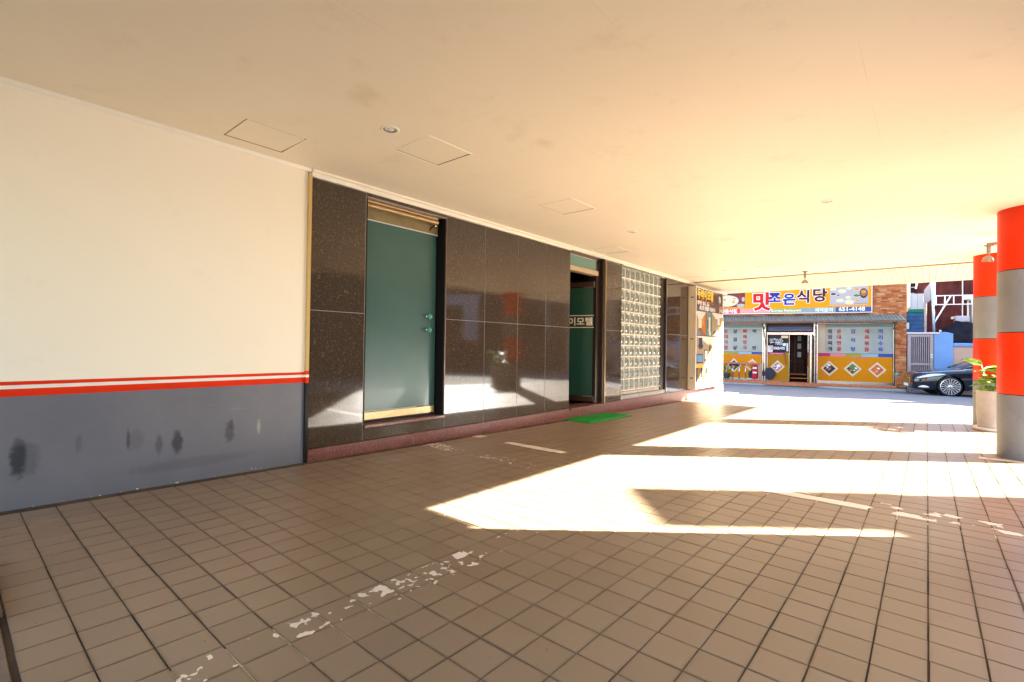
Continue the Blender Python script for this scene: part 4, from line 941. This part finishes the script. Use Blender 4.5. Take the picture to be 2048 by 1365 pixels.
# gate, blue pier, peach wall
gt = thing('steel_gate', 'pale steel bar gate between the brick pier and blue wall', 'gate', F3(5.95, 0, GZ))
GM = mat('gate_paint', (.46, .36, .36), .4, metal=.3, var=.1)
b = MB(F3); b.bev(5.60, 5.69, -.05, .03, GZ, 1.63, .006); b.bev(6.19, 6.28, -.05, .03, GZ, 1.63, .006); b.bev(5.69, 6.19, -.05, .03, 1.545, 1.63, .006); b.bev(5.69, 6.19, -.05, .03, .60, .68, .006); b.bev(5.69, 6.19, -.05, .03, -.2, -.08, .006); b.build('frame', GM, gt)
for k in range(9):
    s = 5.722+k*.0545; b = MB(F3); b.bev(s-.0105, s+.0105, -.03, .01, -.08, .60, .003); b.bev(s-.0105, s+.0105, -.03, .01, .68, 1.545, .003); b.build('bar', GM, gt)
b = MB(F3); b.bev(6.20, 6.26, .03, .05, .86, .90, .004); b.bev(6.20, 6.26, .03, .05, .94, .975, .004); b.build('lock_plate', WHITE, gt)
b = MB(F3); b.bev(5.57, 6.45, -.06, .04, 1.645, 1.70, .008); b.build('lintel', mat('lintel_pink', (.62, .50, .48), .5), gt)
b = MB(F3); b.box(5.6, 6.25, -2.2, -2.1, GZ, 1.6); b.build('dark_passage', mat('passage_dark', (.04, .025, .045), .7), gt)
bp_ = thing('blue_pier', 'pale blue rounded gate pier right of the steel gate', 'wall', F3(6.5, 0, GZ))
BLU = mat('pale_blue_paint', (.24, .40, .72), .55, var=.10, vscale=2, bump=.1)
b = MB(F3); n = 10; pts = [(6.30, GZ), (6.79, GZ), (6.79, 1.66)]+[(6.79-.49*i/n, 1.66+.05*sin(pi*i/n)) for i in range(1, n)]+[(6.30, 1.66)]
vs = [(s, -.35, z) for s, z in pts]+[(s, .0, z) for s, z in pts]; m_ = len(pts)
b.add(vs, [tuple(range(m_))[::-1], tuple(range(m_, 2*m_))]+[(i, (i+1) % m_, (i+1) % m_+m_, i+m_) for i in range(m_)]); b.build('pier', BLU, bp_)
b = MB(F3); b.lathe(F3(6.79, .02, .98), [(.001, .02), (.03, .02), (.03, 0)], 10, FN); 
b = MB(F3); b.bev(6.46, 6.50, -.1, -.04, 1.72, 1.78, .004); b.build('cap_block', WHITE, bp_)
pw = thing('peach_wall', 'peach boundary wall with pale blue coping behind the black car', 'wall', F3(9, 0, GZ))
b = MB(F3); b.box(6.795, 13.0, -.25, -.03, GZ-.2, 1.225); b.build('wall_body', mat('peach_paint', (.72, .44, .32), .6, var=.06), pw)
b = MB(F3)
for k in range(11): b.bev(6.80+k*.56, 6.80+k*.56+.555, -.30, .02, 1.227, 1.35, .02)
b.build('coping', BLU, pw)
# things behind the gate and wall
B2, B4 = back(2.5), back(5.)
sh = thing('brown_house', 'dark red brown clad house behind the peach wall', 'house', B4(8, 0, GZ))
CLAD = mat('brown_cladding', (.075, .018, .016), .55, var=.45, vscale=3.5, bump=.3, bscale=30)
b = MB(B4); b.box(5.9, 12, -3, -.05, GZ, 4.6); b.build('wall', MORT, sh)
for k in range(46):
    b = MB(B4); s = 5.9+k*.13; b.bev(s+.001, s+.128, -.05, -.02+.006*(k % 3), GZ, 4.5, .004); b.build('cladding_board', CLAD, sh)
b = MB(B4); b.bev(7.005, 7.03, -.01, .03, 1.9, 4.4, .004); b.bev(7.00, 7.5, .02, .2, 2.74, 2.90, .01); b.build('white_trim', WHITE, sh)
b = MB(B4); b.box(7.16, 7.9, -.01, .015, 1.4, 2.72); wdw = b.build('window', mat('dark_window', (.02, .02, .03), .08, spec=.8), sh)
b = MB(B4)
for q in ((7.13, 7.165, 1.4, 2.74), (7.245, 7.27, 1.4, 2.72), (7.5, 7.53, 1.4, 2.72), (7.13, 7.9, 2.72, 2.75)): b.bev(q[0], q[1], .0, .05, q[2], q[3], .004)
b.build('window_frame', WHITE, wdw)
b = MB(B4); b.bev(6.55, 6.69, -.0, .02, 3.1, 3.4, .003) if False else None
ac = thing('aircon_unit', 'pale grey outdoor air conditioner on the brown house wall', 'air conditioner', B4(7, .2, 2))
b = MB(B4); b.bev(6.78, 7.12, .05, .35, 2.03, 2.22, .02); b.build('case', mat('ac_grey', (.45, .45, .52), .5), ac); b = MB(B4); b.bev(6.70, 6.775, .1, .2, 2.12, 2.2, .01); b.build('bracket', WHITE, ac)
hg = thing('dark_hedge', 'dark shade netting and shrubs behind the peach wall', 'hedge', B2(8, 0, GZ))
b = MB(B2); rg = random.Random(3); vs = []; NX, NZ = 44, 14
for i in range(NX+1):
    for j in range(NZ+1):
        s = 6.37+i*.11; top = 1.98+.12*sin(i*.35)+.10*noise.noise((i*.4, 0, 0)) if i > 4 else 1.72+i*.06
        z = -.1+(top+.1)*j/NZ; vs.append((s, .12*noise.noise((s*3, z*3, 0))-.35*(j/NZ)**3, z))
b.add(vs, [(i*(NZ+1)+j, (i+1)*(NZ+1)+j, (i+1)*(NZ+1)+j+1, i*(NZ+1)+j+1) for i in range(NX) for j in range(NZ)]); b.build('netting', mat('black_netting', (.012, .012, .02), .7, var=.6, vscale=4), hg, smooth=True)
wrl = thing('white_balcony_railing', 'white painted steel railing with diagonal brace in front of brown cladding', 'railing', B2(7, 0, 2))
b = MB(B2)
for z in (2.90, 2.61): b.bev(6.33, 9.5, -.03, .03, z-.014, z+.014, .006)
for s in (6.345, 6.575, 6.80, 7.03, 7.26, 7.49, 7.72): b.bev(s-.012, s+.012, -.02, .02, 2.62, 2.89, .004)
b.tube([(6.27, .04, 1.96), (6.72, .04, 2.90)], .022, 6); b.build('rail', mat('rail_white', (.80, .80, .82), .4), wrl)
pl = thing('blue_pole', 'leaning pale blue pole above the steel gate', 'pole', B2(6.2, 0, 1.7))
b = MB(B2); b.tube([(6.272, .1, 1.70), (6.262, .1, 2.2), (6.23, .1, 3.0), (6.20, .1, 3.6)], .035, 8); b.build('pole', mat('pole_blue', (.42, .58, .80), .35), pl, smooth=True)
oh = thing('blue_outhouse', 'blue panelled shed with green edge rising behind the steel gate', 'shed', B2(5.9, 0, 1.6))
b = MB(B2); b.box(5.5, 6.15, -1.6, -.06, GZ, 2.4, 0)
b.build('body', mat('shed_dark', (.03, .03, .06), .7), oh)
for k in range(5):
    b = MB(B2); b.bev(5.55, 6.03, -.055, .0, 1.68+k*.135, 1.68+k*.135+.13, .008); b.build('panel', mat('shed_blue', (.03, .085, .20), .5, var=.4, vscale=4), oh)
b = MB(B2); b.bev(5.62, 6.03, -.055, .02, 2.36, 2.47, .008); b.build('green_edge', mat('edge_green', (.01, .16, .10), .5), oh)
b = MB(B2); b.bev(5.63, 5.85, -.055, .02, 2.475, 2.985, .006); b.bev(5.86, 6.02, -.055, .02, 2.475, 2.985, .006); b.build('pale_panel', mat('pale_blue_panel', (.50, .58, .68), .5), oh)
b = MB(B2)
for k in range(6): b.bev(6.035, 6.105, -.055, .02, 1.70+k*.17, 1.70+k*.17+.165, .01)
b.build('stone_edge', mat('edge_stone', (.45, .34, .29), .7, var=.15), oh)
b = MB(B2); b.bev(5.585, 5.655, .03, .09, 2.53, 3.6, .008); b.build('white_pillar', WHITE, oh)
b = MB(B2); b.bev(5.56, 5.62, .02, .12, 1.80, 2.02, .02); b.build('vent_hood', WHITE, oh)
b = MB(B2); b.box(5.66, 5.83, -.05, .0, 3.02, 3.5, 0); b.bev(5.68, 5.80, .0, .02, 3.20, 3.215, .002, 1); b.tube([(5.80, .05, 3.5), (5.83, .05, 3.35), (5.80, .05, 3.15)], .03, 6, 1); b.build('upper_window', [BLACK, WHITE], oh)
b = MB(B2); b.box(5.84, 6.15, -.3, -.2, 3.0, 3.6, 0); b.build('upper_wall', CLAD, oh)
b = MB(B2)
for k in range(3): b.bev(6.24+k*.03, 6.267+k*.03, -.02, .03, 2.55+.03*k, 3.7, .004)
b.build('pink_screen', mat('pink_screen', (.62, .52, .60), .5), oh)
b = MB(B2); b.add([(6.03, .02, 2.6), (6.14, .3, 2.75), (6.14, .3, 3.35), (6.03, .02, 3.1)], [(0, 1, 2, 3)]); b.build('awning_sheet', mat('sheet_grey_blue', (.18, .22, .33), .5), oh)
# taller block at the far right of the street whose shade falls across the road
tl = thing('corner_block', 'plain rendered block farther along the street, outside the picture', 'building', F3(18, -2, GZ))
b = MB()
def wbox(mb, s0, s1, o0, o1, z0, z1, m=0):
    P = [FP+FD*s+FN*o for s in (s0, s1) for o in (o0, o1)]
    mb.add([(P[i].x, P[i].y, z) for i in range(4) for z in (z0, z1)], [(0,1,3,2),(4,6,7,5),(0,4,5,1),(2,3,7,6),(0,2,6,4),(1,5,7,3)], m)
wbox(b, 13.6, 15.4, -6, 0, -1, 5.6); wbox(b, 15.4, 17.4, -6, 0, -1, 8.9); wbox(b, 17.4, 40, -6, 0, -1, 5.8)
b.build('wall', mat('render_ochre', (.42, .34, .24), .8, var=.1), tl)
for k in range(8):
    b = MB(); s = 18.5+k*2.2; wbox(b, s, s+1.2, .0, .03, 1.0, 2.4); b.build('window', mat('dark_window', (1, 1, 1)), tl)

# wires and pole over the road (they throw the thin bands of shade)
up_ = thing('utility_pole', 'concrete utility pole beside the road, outside the picture', 'pole', tuple(FP+FD*15.2+FN*2.1+Vector((0, 0, -.4))))
q = FP+FD*15.2+FN*2.1
b = MB(); b.cyl((q.x, q.y, -.5), (q.x, q.y, 8.4), .16, 16, .10); b.build('pole', CONC, up_, smooth=True)
b = MB(); b.cyl((q.x+.35, q.y-.1, 5.1), (q.x+.35, q.y-.1, 6.0), .26, 18); b.cyl((q.x-.1, q.y+.45, 5.1), (q.x-.1, q.y+.45, 6.0), .26, 18); b.build('shade_drums', mat('shade_drum_grey', (.3, .31, .32), .5), up_, smooth=False)  # unseen drums added to cast an oval shade on the road
for (ax, ay), (cx, cy), h, rr in (((9.4, 3.1), (35, -17.6), 6.5, .05), ((9.4, 2.4), (35, -18.6), 6.3, .02), ((8.2, 3.9), (31, -19.5), 6.9, .022)):
    pts = []
    for i in range(17):
        t_ = i/16; pts.append((ax+(cx-ax)*t_, ay+(cy-ay)*t_, h-.5*4*t_*(1-t_)+.25))
    b = MB(); b.tube(pts, rr, 6); b.build('overhead_cable', BLACK, up_, smooth=True)

# ---------------------------------------------------------------- the black saloon car
def build_car(t, xf, mir=False):
    PAINT = mat('car_paint_black', (.003, .004, .012), .10, spec=.45, coat=.6)
    GLS = mat('car_glass', (.012, .014, .016), .03, spec=.9)
    ST = [(.0, .56, .30, .55, .65), (.04, .70, .22, .61, .72), (.15, .80, .18, .68, .785), (.40, .87, .18, .755, .855), (.7, .905, .18, .81, .905), (1.0, .925, .19, .85, .94), (1.35, .93, .19, .885, .97), (1.7, .93, .19, .91, .985), (2.3, .93, .19, .92, .97), (3.0, .93, .19, .935, .98), (3.6, .93, .19, .95, 1.0), (4.1, .925, .20, .965, 1.05), (4.5, .90, .22, .965, 1.09), (4.76, .84, .26, .94, 1.06), (4.88, .74, .32, .86, .96), (4.92, .62, .42, .76, .82)]
    vs = []; 
    def sec(x, w, zb, zs, zt):
        return [(x, 0, zt), (x, w*.45, zt-.008), (x, w*.78, zt-.03), (x, w*.93, zs+.01), (x, w, zs-.07), (x, w*1.005, (zb+zs)/2), (x, w*.985, zb+.10), (x, w*.93, zb), (x, w*.5, zb), (x, 0, zb)]
    n = 10; rows = []
    for s in ST:
        h = sec(*s); full = h+[(p[0], -p[1], p[2]) for p in h[-2:0:-1]]; rows.append(full)
    b = MB(); L = len(rows[0]); vv = [p for r in rows for p in r]; ff = []
    for i in range(len(rows)-1):
        for k in range(L): ff.append((i*L+k, i*L+(k+1) % L, (i+1)*L+(k+1) % L, (i+1)*L+k))
    ff += [tuple(range(L)), tuple(range((len(rows)-1)*L, len(rows)*L))[::-1]]
    b.add(vv, ff); o = b.build('body', PAINT, smooth=True)
    md = o.modifiers.new('s', 'SUBSURF'); md.levels = 2; md.render_levels = 2
    cu = MB()
    for wx in (1.0, 3.86):
        cu.cyl((wx, -1.2, .335), (wx, -.62, .335), .385, 40); cu.cyl((wx, .62, .335), (wx, 1.2, .335), .385, 40)
    co = cu.build('cutter', BLACK); bo = o.modifiers.new('b', 'BOOLEAN'); bo.object = co; bo.operation = 'DIFFERENCE'; bo.solver = 'EXACT'
    dg = bpy.context.evaluated_depsgraph_get(); me = bpy.data.meshes.new_from_object(o.evaluated_get(dg))
    me.transform(Matrix.Translation((0, 0, 0))); bpy.data.objects.remove(o); bpy.data.objects.remove(co)
    bb = MB(xf); bb.add([tuple(v.co) for v in me.vertices], [tuple(p.vertices) for p in me.polygons]); body = bb.build('body', PAINT, t); autosmooth(body, 38)
    # greenhouse
    G = [(1.42, .80, .80, .955, .96), (1.75, .82, .74, .95, 1.12), (2.15, .84, .68, .95, 1.31), (2.5, .85, .64, .95, 1.405), (3.0, .85, .63, .96, 1.435), (3.5, .84, .63, .97, 1.40), (4.0, .82, .68, .985, 1.25), (4.42, .78, .76, 1.03, 1.06)]
    b = MB(xf); rows = []
    for x, wb, wt, zb, zt in G:
        h = [(x, 0, zt+.012), (x, wt*.8, zt), (x, wt, zt-.035), (x, (wt+wb)/2+.01, (zb+zt)/2), (x, wb, zb-.03)]
        rows.append(h[::-1]+[(p[0], -p[1], p[2]) for p in h[1:]])
    L = len(rows[0]); ff = []
    for i in range(len(rows)-1):
        for k in range(L-1): ff.append((i*L+k, i*L+k+1, (i+1)*L+k+1, (i+1)*L+k))
    b.add([p for r in rows for p in r], ff); b.build('windows', GLS, t, smooth=True)
    b = MB(xf); rr = [(2.32, .65, 1.365), (2.5, .645, 1.405), (3.0, .635, 1.435), (3.5, .635, 1.40), (3.75, .65, 1.34)]
    vv = []
    for x, w, z in rr: vv += [(x, -w-.01, z-.03), (x, -w*.8, z+.008), (x, 0, z+.022), (x, w*.8, z+.008), (x, w+.01, z-.03)]
    b.add(vv, [(i*5+k, i*5+k+1, (i+1)*5+k+1, (i+1)*5+k) for i in range(4) for k in range(4)]); b.build('roof', PAINT, t, smooth=True)
    b = MB(xf)
    for sy in (1, -1):
        b.tube([(1.44, sy*.80, .97), (1.75, sy*.77, 1.10), (2.15, sy*.715, 1.28), (2.45, sy*.675, 1.375), (3.0, sy*.665, 1.405), (3.6, sy*.67, 1.36), (4.05, sy*.73, 1.20), (4.45, sy*.78, 1.05)], .022, 6)
        b.tube([(2.92, sy*.84, .96), (2.98, sy*.68, 1.39)], .028, 6)
    b.build('pillars', PAINT, t, smooth=True)
    b = MB(xf)
    for sy in (1, -1): b.tube([(1.35, sy*.915, .93), (2.2, sy*.925, .955), (3.4, sy*.925, .975), (4.3, sy*.9, 1.01)], .010, 6)
    b.build('chrome_strip', CHROME, t, smooth=True)
    HL = mat('headlight_glass', (.62, .62, .68), .12, spec=.9, var=.35, vscale=25, coat=1.)
    def side_patch(nm, pts, m, off=.004, sy=-1, thick=.02):
        # patch following the flank: pts = (x, y, z)
        b = MB(xf); k = len(pts); b.add([(x, sy*(y+off), z) for x, y, z in pts]+[(x, sy*(y-thick), z) for x, y, z in pts], [tuple(range(k)), tuple(range(k, 2*k))[::-1]]+[(i, (i+1) % k, (i+1) % k+k, i+k) for i in range(k)]); return b.build(nm, m, t)
    from mathutils.bvhtree import BVHTree
    me.calc_loop_triangles(); bvh = BVHTree.FromPolygons([v.co.copy() for v in me.vertices], [tuple(p.vertices) for p in me.polygons])
    def flank(x, z, sy):
        h = bvh.ray_cast(Vector((x, sy*2, z)), Vector((0, -sy, 0))); return abs(h[0].y) if h[0] else .6
    def decal(nm, outline, m, sy, grid=10, off=.006):
        # fill between an upper and a lower curve, draped on the flank
        b = MB(xf); vv = []; N_ = grid; M2 = 4
        for i in range(N_+1):
            t_ = i/N_; x, z0, z1 = outline(t_)
            for j in range(M2+1):
                z = z0+(z1-z0)*j/M2; y = flank(x, z, sy); vv.append((x, sy*(y+off), z))
        b.add(vv, [(i*(M2+1)+j, (i+1)*(M2+1)+j, (i+1)*(M2+1)+j+1, i*(M2+1)+j+1) for i in range(N_) for j in range(M2)]); o = b.build(nm, m, t, smooth=True); return o
    for sy in (1, -1):
        decal('headlight', lambda u: (.12+.74*u, .60+.15*u, .625+.14*u+.06*sin(pi*u)), HL, sy)
        decal('fog_light', lambda u: (.15+.28*u, .275+.0*u, .30+.05*sin(pi*u)), mat('fog_light', (.75, .74, .70), .2), sy)
        decal('bumper_trim', lambda u: (.13+.4*u, .222, .232), CHROME, sy)
        decal('rocker_trim', lambda u: (1.5+1.9*u, .21, .245), CHROME, sy)
        decal('taillight', lambda u: (4.45+.36*u, .78, .90), mat('taillight_red', (.45, .01, .01), .15), sy)
        b = MB(xf)
        for (x0_, z0_, x1_, z1_) in ((2.0, .9, 1.98, .35), (3.0, .93, 3.0, .30)):
            pts = []
            for k in range(9): xx = x0_+(x1_-x0_)*k/8; zz = z0_+(z1_-z0_)*k/8; pts.append((xx, sy*(flank(xx, zz, sy)+.0005), zz))
            b.tube(pts, .004, 4)
        b.build('door_gap', BLACK, t)
        b = MB(xf); b.bev(2.55, 2.72, sy*.93-.012, sy*.93+.025*sy+.0, .80, .83, .004); b.build('door_handle', CHROME, t)
        b = MB(xf); b.lathe((0, 0, 0), [(.001, 0)], 3) if False else None
        b.bev(1.72, 1.86, min(sy*.86, sy*1.06), max(sy*.86, sy*1.06), .96, 1.07, .03); b.build('wing_mirror', PAINT, t)
    b = MB(xf)
    for k in range(7): b.bev(-.012, .03, -.34, .34, .40+k*.028, .41+k*.028, .002)
    b.build('grille', CHROME, t)
    b = MB(xf); b.bev(-.02, -.005, -.26, .26, .28, .38, .003); b.build('number_plate', WHITE, t)
    TY = mat('tyre_rubber', (.012, .012, .014), .75); RM = mat('rim_alloy', (.72, .72, .74), .2, metal=.9); RD = mat('rim_dark', (.02, .02, .03), .4)
    for wx in (1.0, 3.86):
        for sy in (1, -1):
            b = MB(xf); yc = sy*.80
            b.lathe((wx, yc, .335), [(.275, -.09), (.305, -.105), (.328, -.09), (.335, -.05), (.335, .05), (.328, .09), (.305, .105), (.275, .09)], 48, (0, sy, 0)); w = b.build('wheel', TY, t, smooth=True)
            b = MB(xf); b.lathe((wx, yc, .335), [(.282, .085), (.279, .098), (.262, .10), (.258, .07), (.258, -.05)], 48, (0, sy, 0))
            qz = Vector((0, sy, 0)).to_track_quat('Z', 'Y')
            for k in range(9):
                for dd in (-.095, .095):
                    a = 2*pi*k/9+pi/18; a1 = a+dd*.9; a2 = a+dd*1.8
                    def P_(r, an, h): return tuple(Vector((wx, yc, .335))+qz @ Vector((r*cos(an), r*sin(an), h)))
                    w0, w1 = .014, .032
                    vv = [P_(.04, a1-w0/.04*.5, .088), P_(.04, a1+w0/.04*.5, .088), P_(.262, a2+w1/.262*.5, .094), P_(.262, a2-w1/.262*.5, .094), P_(.04, a1-w0/.04*.5, .06), P_(.04, a1+w0/.04*.5, .06), P_(.262, a2+w1/.262*.5, .065), P_(.262, a2-w1/.262*.5, .065)]
                    b.add(vv, [(0, 1, 2, 3), (0, 3, 7, 4), (1, 5, 6, 2), (0, 4, 5, 1)])
            b.lathe((wx, yc, .335), [(.052, .07), (.052, .094), (.03, .102), (.001, .103)], 20, (0, sy, 0)); b.build('rim', RM, w)
            b = MB(xf); b.lathe((wx, yc, .335), [(.26, .03), (.001, .03)], 32, (0, sy, 0)); b.build('brake_disc', RD, w)
    for wx in (1.0, 3.86):
        for sy in (1, -1): b = MB(xf); b.lathe((wx, sy*.60, .335), [(.39, .30), (.388, .02), (.001, .02)], 28, (0, sy, 0)); b.build('wheel_arch', BLACK, t)
    bpy.data.meshes.remove(me)
CS = .93; wheel = Vector((21.18, -.575, 0)); cz = roadz(21.2)
nose = wheel-FD*(1.0*CS)-FN*(.80*CS+.085)
def carxf(x, y, z):
    p = nose+FD*(x*CS)-FN*(y*CS); return (p.x, p.y, cz+z*CS)
car = thing('parked_car', 'glossy black saloon car parked before the peach wall', 'car', (nose.x, nose.y, cz)); build_car(car, carxf)

for nm, k in (('window_blind', .62), ('brick_orange', .92), ('pale_blue_paint', .7), ('peach_paint', .72), ('diamond_border', .75), ('beige_blind', .7), ('blind_fold', .7), ('gate_paint', .75), ('pale_blue_panel', .75), ('step_tile', .85), ('stainless', .75), ('corrugated_steel', .75), ('pink_screen', .75), ('dish_white', .55), ('band_pink', .75), ('band_olive', .7), ('band_sky', .7), ('band_magenta', .8), ('band_salmon', .75), ('band_grey', .65), ('band_olive2', .7), ('letter_blue', .6), ('letter_red', .8), ('table_pink', .5), ('sign_red', .75), ('sign_blue', .7), ('print_cream', .62), ('print_wood', .6), ('print_white', .7), ('print_yellow', .6), ('print_tan', .55), ('print_teal', .6), ('print_orange', .6), ('print_blue', .7), ('mustard_panel', 1.15), ('sign_yellow', 1.05)):
    mm_ = MATS.get(nm)
    if not mm_: continue
    if nm[:5] != 'print' and nm != 'stainless': mm_.node_tree.nodes['P'].inputs['Specular IOR Level'].default_value = .15
    pb = mm_.node_tree.nodes['P'].inputs['Base Color']; c_ = pb.default_value; pb.default_value = (c_[0]*k, c_[1]*k, c_[2]*k, 1)
    if pb.links and pb.links[0].from_node.type == 'VALTORGB':
        for e_ in pb.links[0].from_node.color_ramp.elements: e_.color = (e_.color[0]*k, e_.color[1]*k, e_.color[2]*k, 1)

for top_ in (rs, ss, aw, ol, pw, bp_, sh, oh, gt):
    for ch_ in top_.children_recursive:
        for mm_ in (ch_.data.materials if ch_.type == 'MESH' else ()):
            pn = mm_.node_tree.nodes['P']
            if pn.inputs['Metallic'].default_value < .2 and 'glass' not in mm_.name and mm_.name not in ('window_blind', 'dark_window'): pn.inputs['Specular IOR Level'].default_value = .12
for nm in ('letter_ink', 'letter_red', 'letter_blue', 'letter_rose', 'sign_red', 'sign_blue', 'sign_maroon', 'lid_black', 'black_netting', 'food_red', 'food_meat', 'food_green', 'food_plate', 'food_orange', 'food_dark', 'mustard_door', 'extinguisher_red', 'shed_blue', 'brown_cladding', 'white_enamel', 'transom_blue', 'dark_shop_glass', 'transom_dark', 'photo_maroon', 'dish_egg', 'dish_brown'):
    MATS[nm].node_tree.nodes['P'].inputs['Specular IOR Level'].default_value = .12
for nm, c_ in (('sign_blue', (.012, .02, .22)), ('sign_red', (.50, .004, .006)), ('letter_blue', (.02, .06, .36)), ('letter_red', (.42, .008, .01)), ('letter_ink', (.008, .008, .03)), ('white_enamel', (.66, .65, .63)), ('sign_maroon', (.07, .006, .008))):
    MATS[nm].node_tree.nodes['P'].inputs['Base Color'].default_value = (*c_, 1)

# ================================================================ open side (seen mirrored in the granite)
WD_ = mat('dark_fence_wall', (.11, .085, .08), .8, var=.2)
lwall = thing('low_forecourt_wall', 'low dark wall with a red coping across the forecourt', 'wall', (15, -10, -.25))
a = Vector((11.3, -17.6, 0)); c = Vector((16.6, -7.1, 0)); dd = (c-a).normalized(); nn = Vector((-dd.y, dd.x, 0))
wx_ = lambda s, o, z: tuple(a+dd*s+nn*o+Vector((0, 0, z)))
L_ = (c-a).length
MB(wx_).box(0, L_, -.12, .12, -.5, 1.20).build('wall_body', WD_, lwall)
MB(wx_).bev(-.05, L_+.05, -.17, .17, 1.202, 1.29, .01).build('coping', mat('coping_red', (.50, .12, .10), .5), lwall)
hb = thing('white_porch_house', 'dark house with a white porch beyond the low wall', 'house', (24, -20, -.3))
hx_ = lambda s, o, z: tuple(a+dd*s-nn*(9-o)+Vector((0, 0, z)))
b = MB(hx_); b.box(-8, 18, -6, -.01, -1, 6.2); b.build('wall', mat('house_brown', (.12, .075, .06), .8, var=.3, vscale=1.5), hb)
b = MB(hx_); b.box(5.0, 5.9, 0, .4, 0, 4.4); b.box(7.6, 8.6, 0, .4, 0, 4.4); b.box(5.9, 7.6, 0, .4, 3.7, 4.4); b.build('porch', mat('porch_white', (.62, .60, .68), .6), hb)
b = MB(hx_); b.box(6.0, 7.5, .0, .05, 1.6, 3.5); b.box(1.0, 3.2, 0, .05, 1.5, 3.0); b.box(11, 13.5, 0, .05, 1.5, 3.0); b.build('window', mat('dark_window', (1, 1, 1)), hb)
b = MB(hx_); b.box(-8.2, 18.2, -.2, .6, 6.2, 6.5); b.build('eaves', WHITE, hb)
# big unseen block, added and shaped to keep the sun off the near floor
nu = Vector((cos(SUN_AZ+pi/2), sin(SUN_AZ+pi/2), 0)); sd2 = Vector((cos(SUN_AZ), sin(SUN_AZ), 0))
sx_ = lambda u, s, z: tuple(nu*u+sd2*s+Vector((0, 0, z)))
nb = thing('sun_blocker', 'unseen block added beside the forecourt to keep the sun off the near floor', 'building', sx_(-2, 12, 0))
RND = mat('render_brown', (.085, .065, .05), .8, var=.12)
b = MB(sx_); b.box(-13, 3.80, 10, 16, -1, 4.02); b.build('wall', RND, nb)
b = MB(sx_); b.prism([(3.0, 10.0), (3.83, 10.0), (3.83, 10.7), (3.0, 10.7)], 4.0, 4.78); b.build('blocker_tower', RND, nb)  # tower added to cast the dark patch inside the sunlit floor
b = MB(sx_); b.box(-13, 2.6, 10.3, 16, 4.02, 9.0); b.build('blocker_upper', RND, nb)
for k in range(4):
    b = MB(sx_); b.box(-10+k*3.1, -8.6+k*3.1, 9.96, 10, 1.1, 2.6); b.build('window', mat('dark_window', (1, 1, 1)), nb)
# shrubs and a van-like far end of the street
def shrub(name, lab, x, y, z, r, h, seed):
    t = thing(name, lab, 'shrub', (x, y, z)); rg = random.Random(seed); b = MB()
    for k in range(520):
        th, ph = rg.uniform(0, 2*pi), math.acos(rg.uniform(-.4, 1)); q = r*(.55+.5*rg.random())*(1+.25*sin(th*3+seed))
        c = Vector((x+q*sin(ph)*cos(th), y+q*sin(ph)*sin(th), z+h*.45+q*cos(ph)*h/(2*r)))
        d = Vector((rg.gauss(0, 1), rg.gauss(0, 1), rg.gauss(0, 1))).normalized(); e = d.orthogonal().normalized(); f_ = d.cross(e); s = rg.uniform(.05, .11)
        b.add([tuple(c-e*s), tuple(c+f_*s*.5), tuple(c+e*s), tuple(c-f_*s*.5)], [(0, 1, 2, 3)])
    b.build('foliage', mat('shrub_green', (.07, .13, .03), .5, var=.5, vscale=5), t)
    b = MB(); b.tube([(x, y, z), (x+.02, y, z+h*.6)], .03, 6); b.build('stem', mat('plant_stem', (1, 1, 1)), t)
    return t
shrub('shrub', 'round green shrub beyond the low wall, left one', 17.3, -8.0, -.3, .7, 1.6, 1)
shrub('shrub', 'round green shrub at the end of the low wall', 17.6, -6.4, -.3, .55, 1.3, 2)
fe_ = thing('street_end_house', 'brown house closing the street far to the right', 'house', (20, -27, -.4))
b = MB(); b.box(10, 34, -36, -29, -1, 6.5); b.build('wall', mat('house_brown', (1, 1, 1)), fe_)
b = MB()
for k in range(5): b.box(12+k*4, 13.6+k*4, -29, -28.95, 1.2, 2.8)
b.build('window', mat('dark_window', (1, 1, 1)), fe_)
for o in bpy.data.objects:
    if '_o' in o: del o['_o']
print('objects', len(bpy.data.objects))
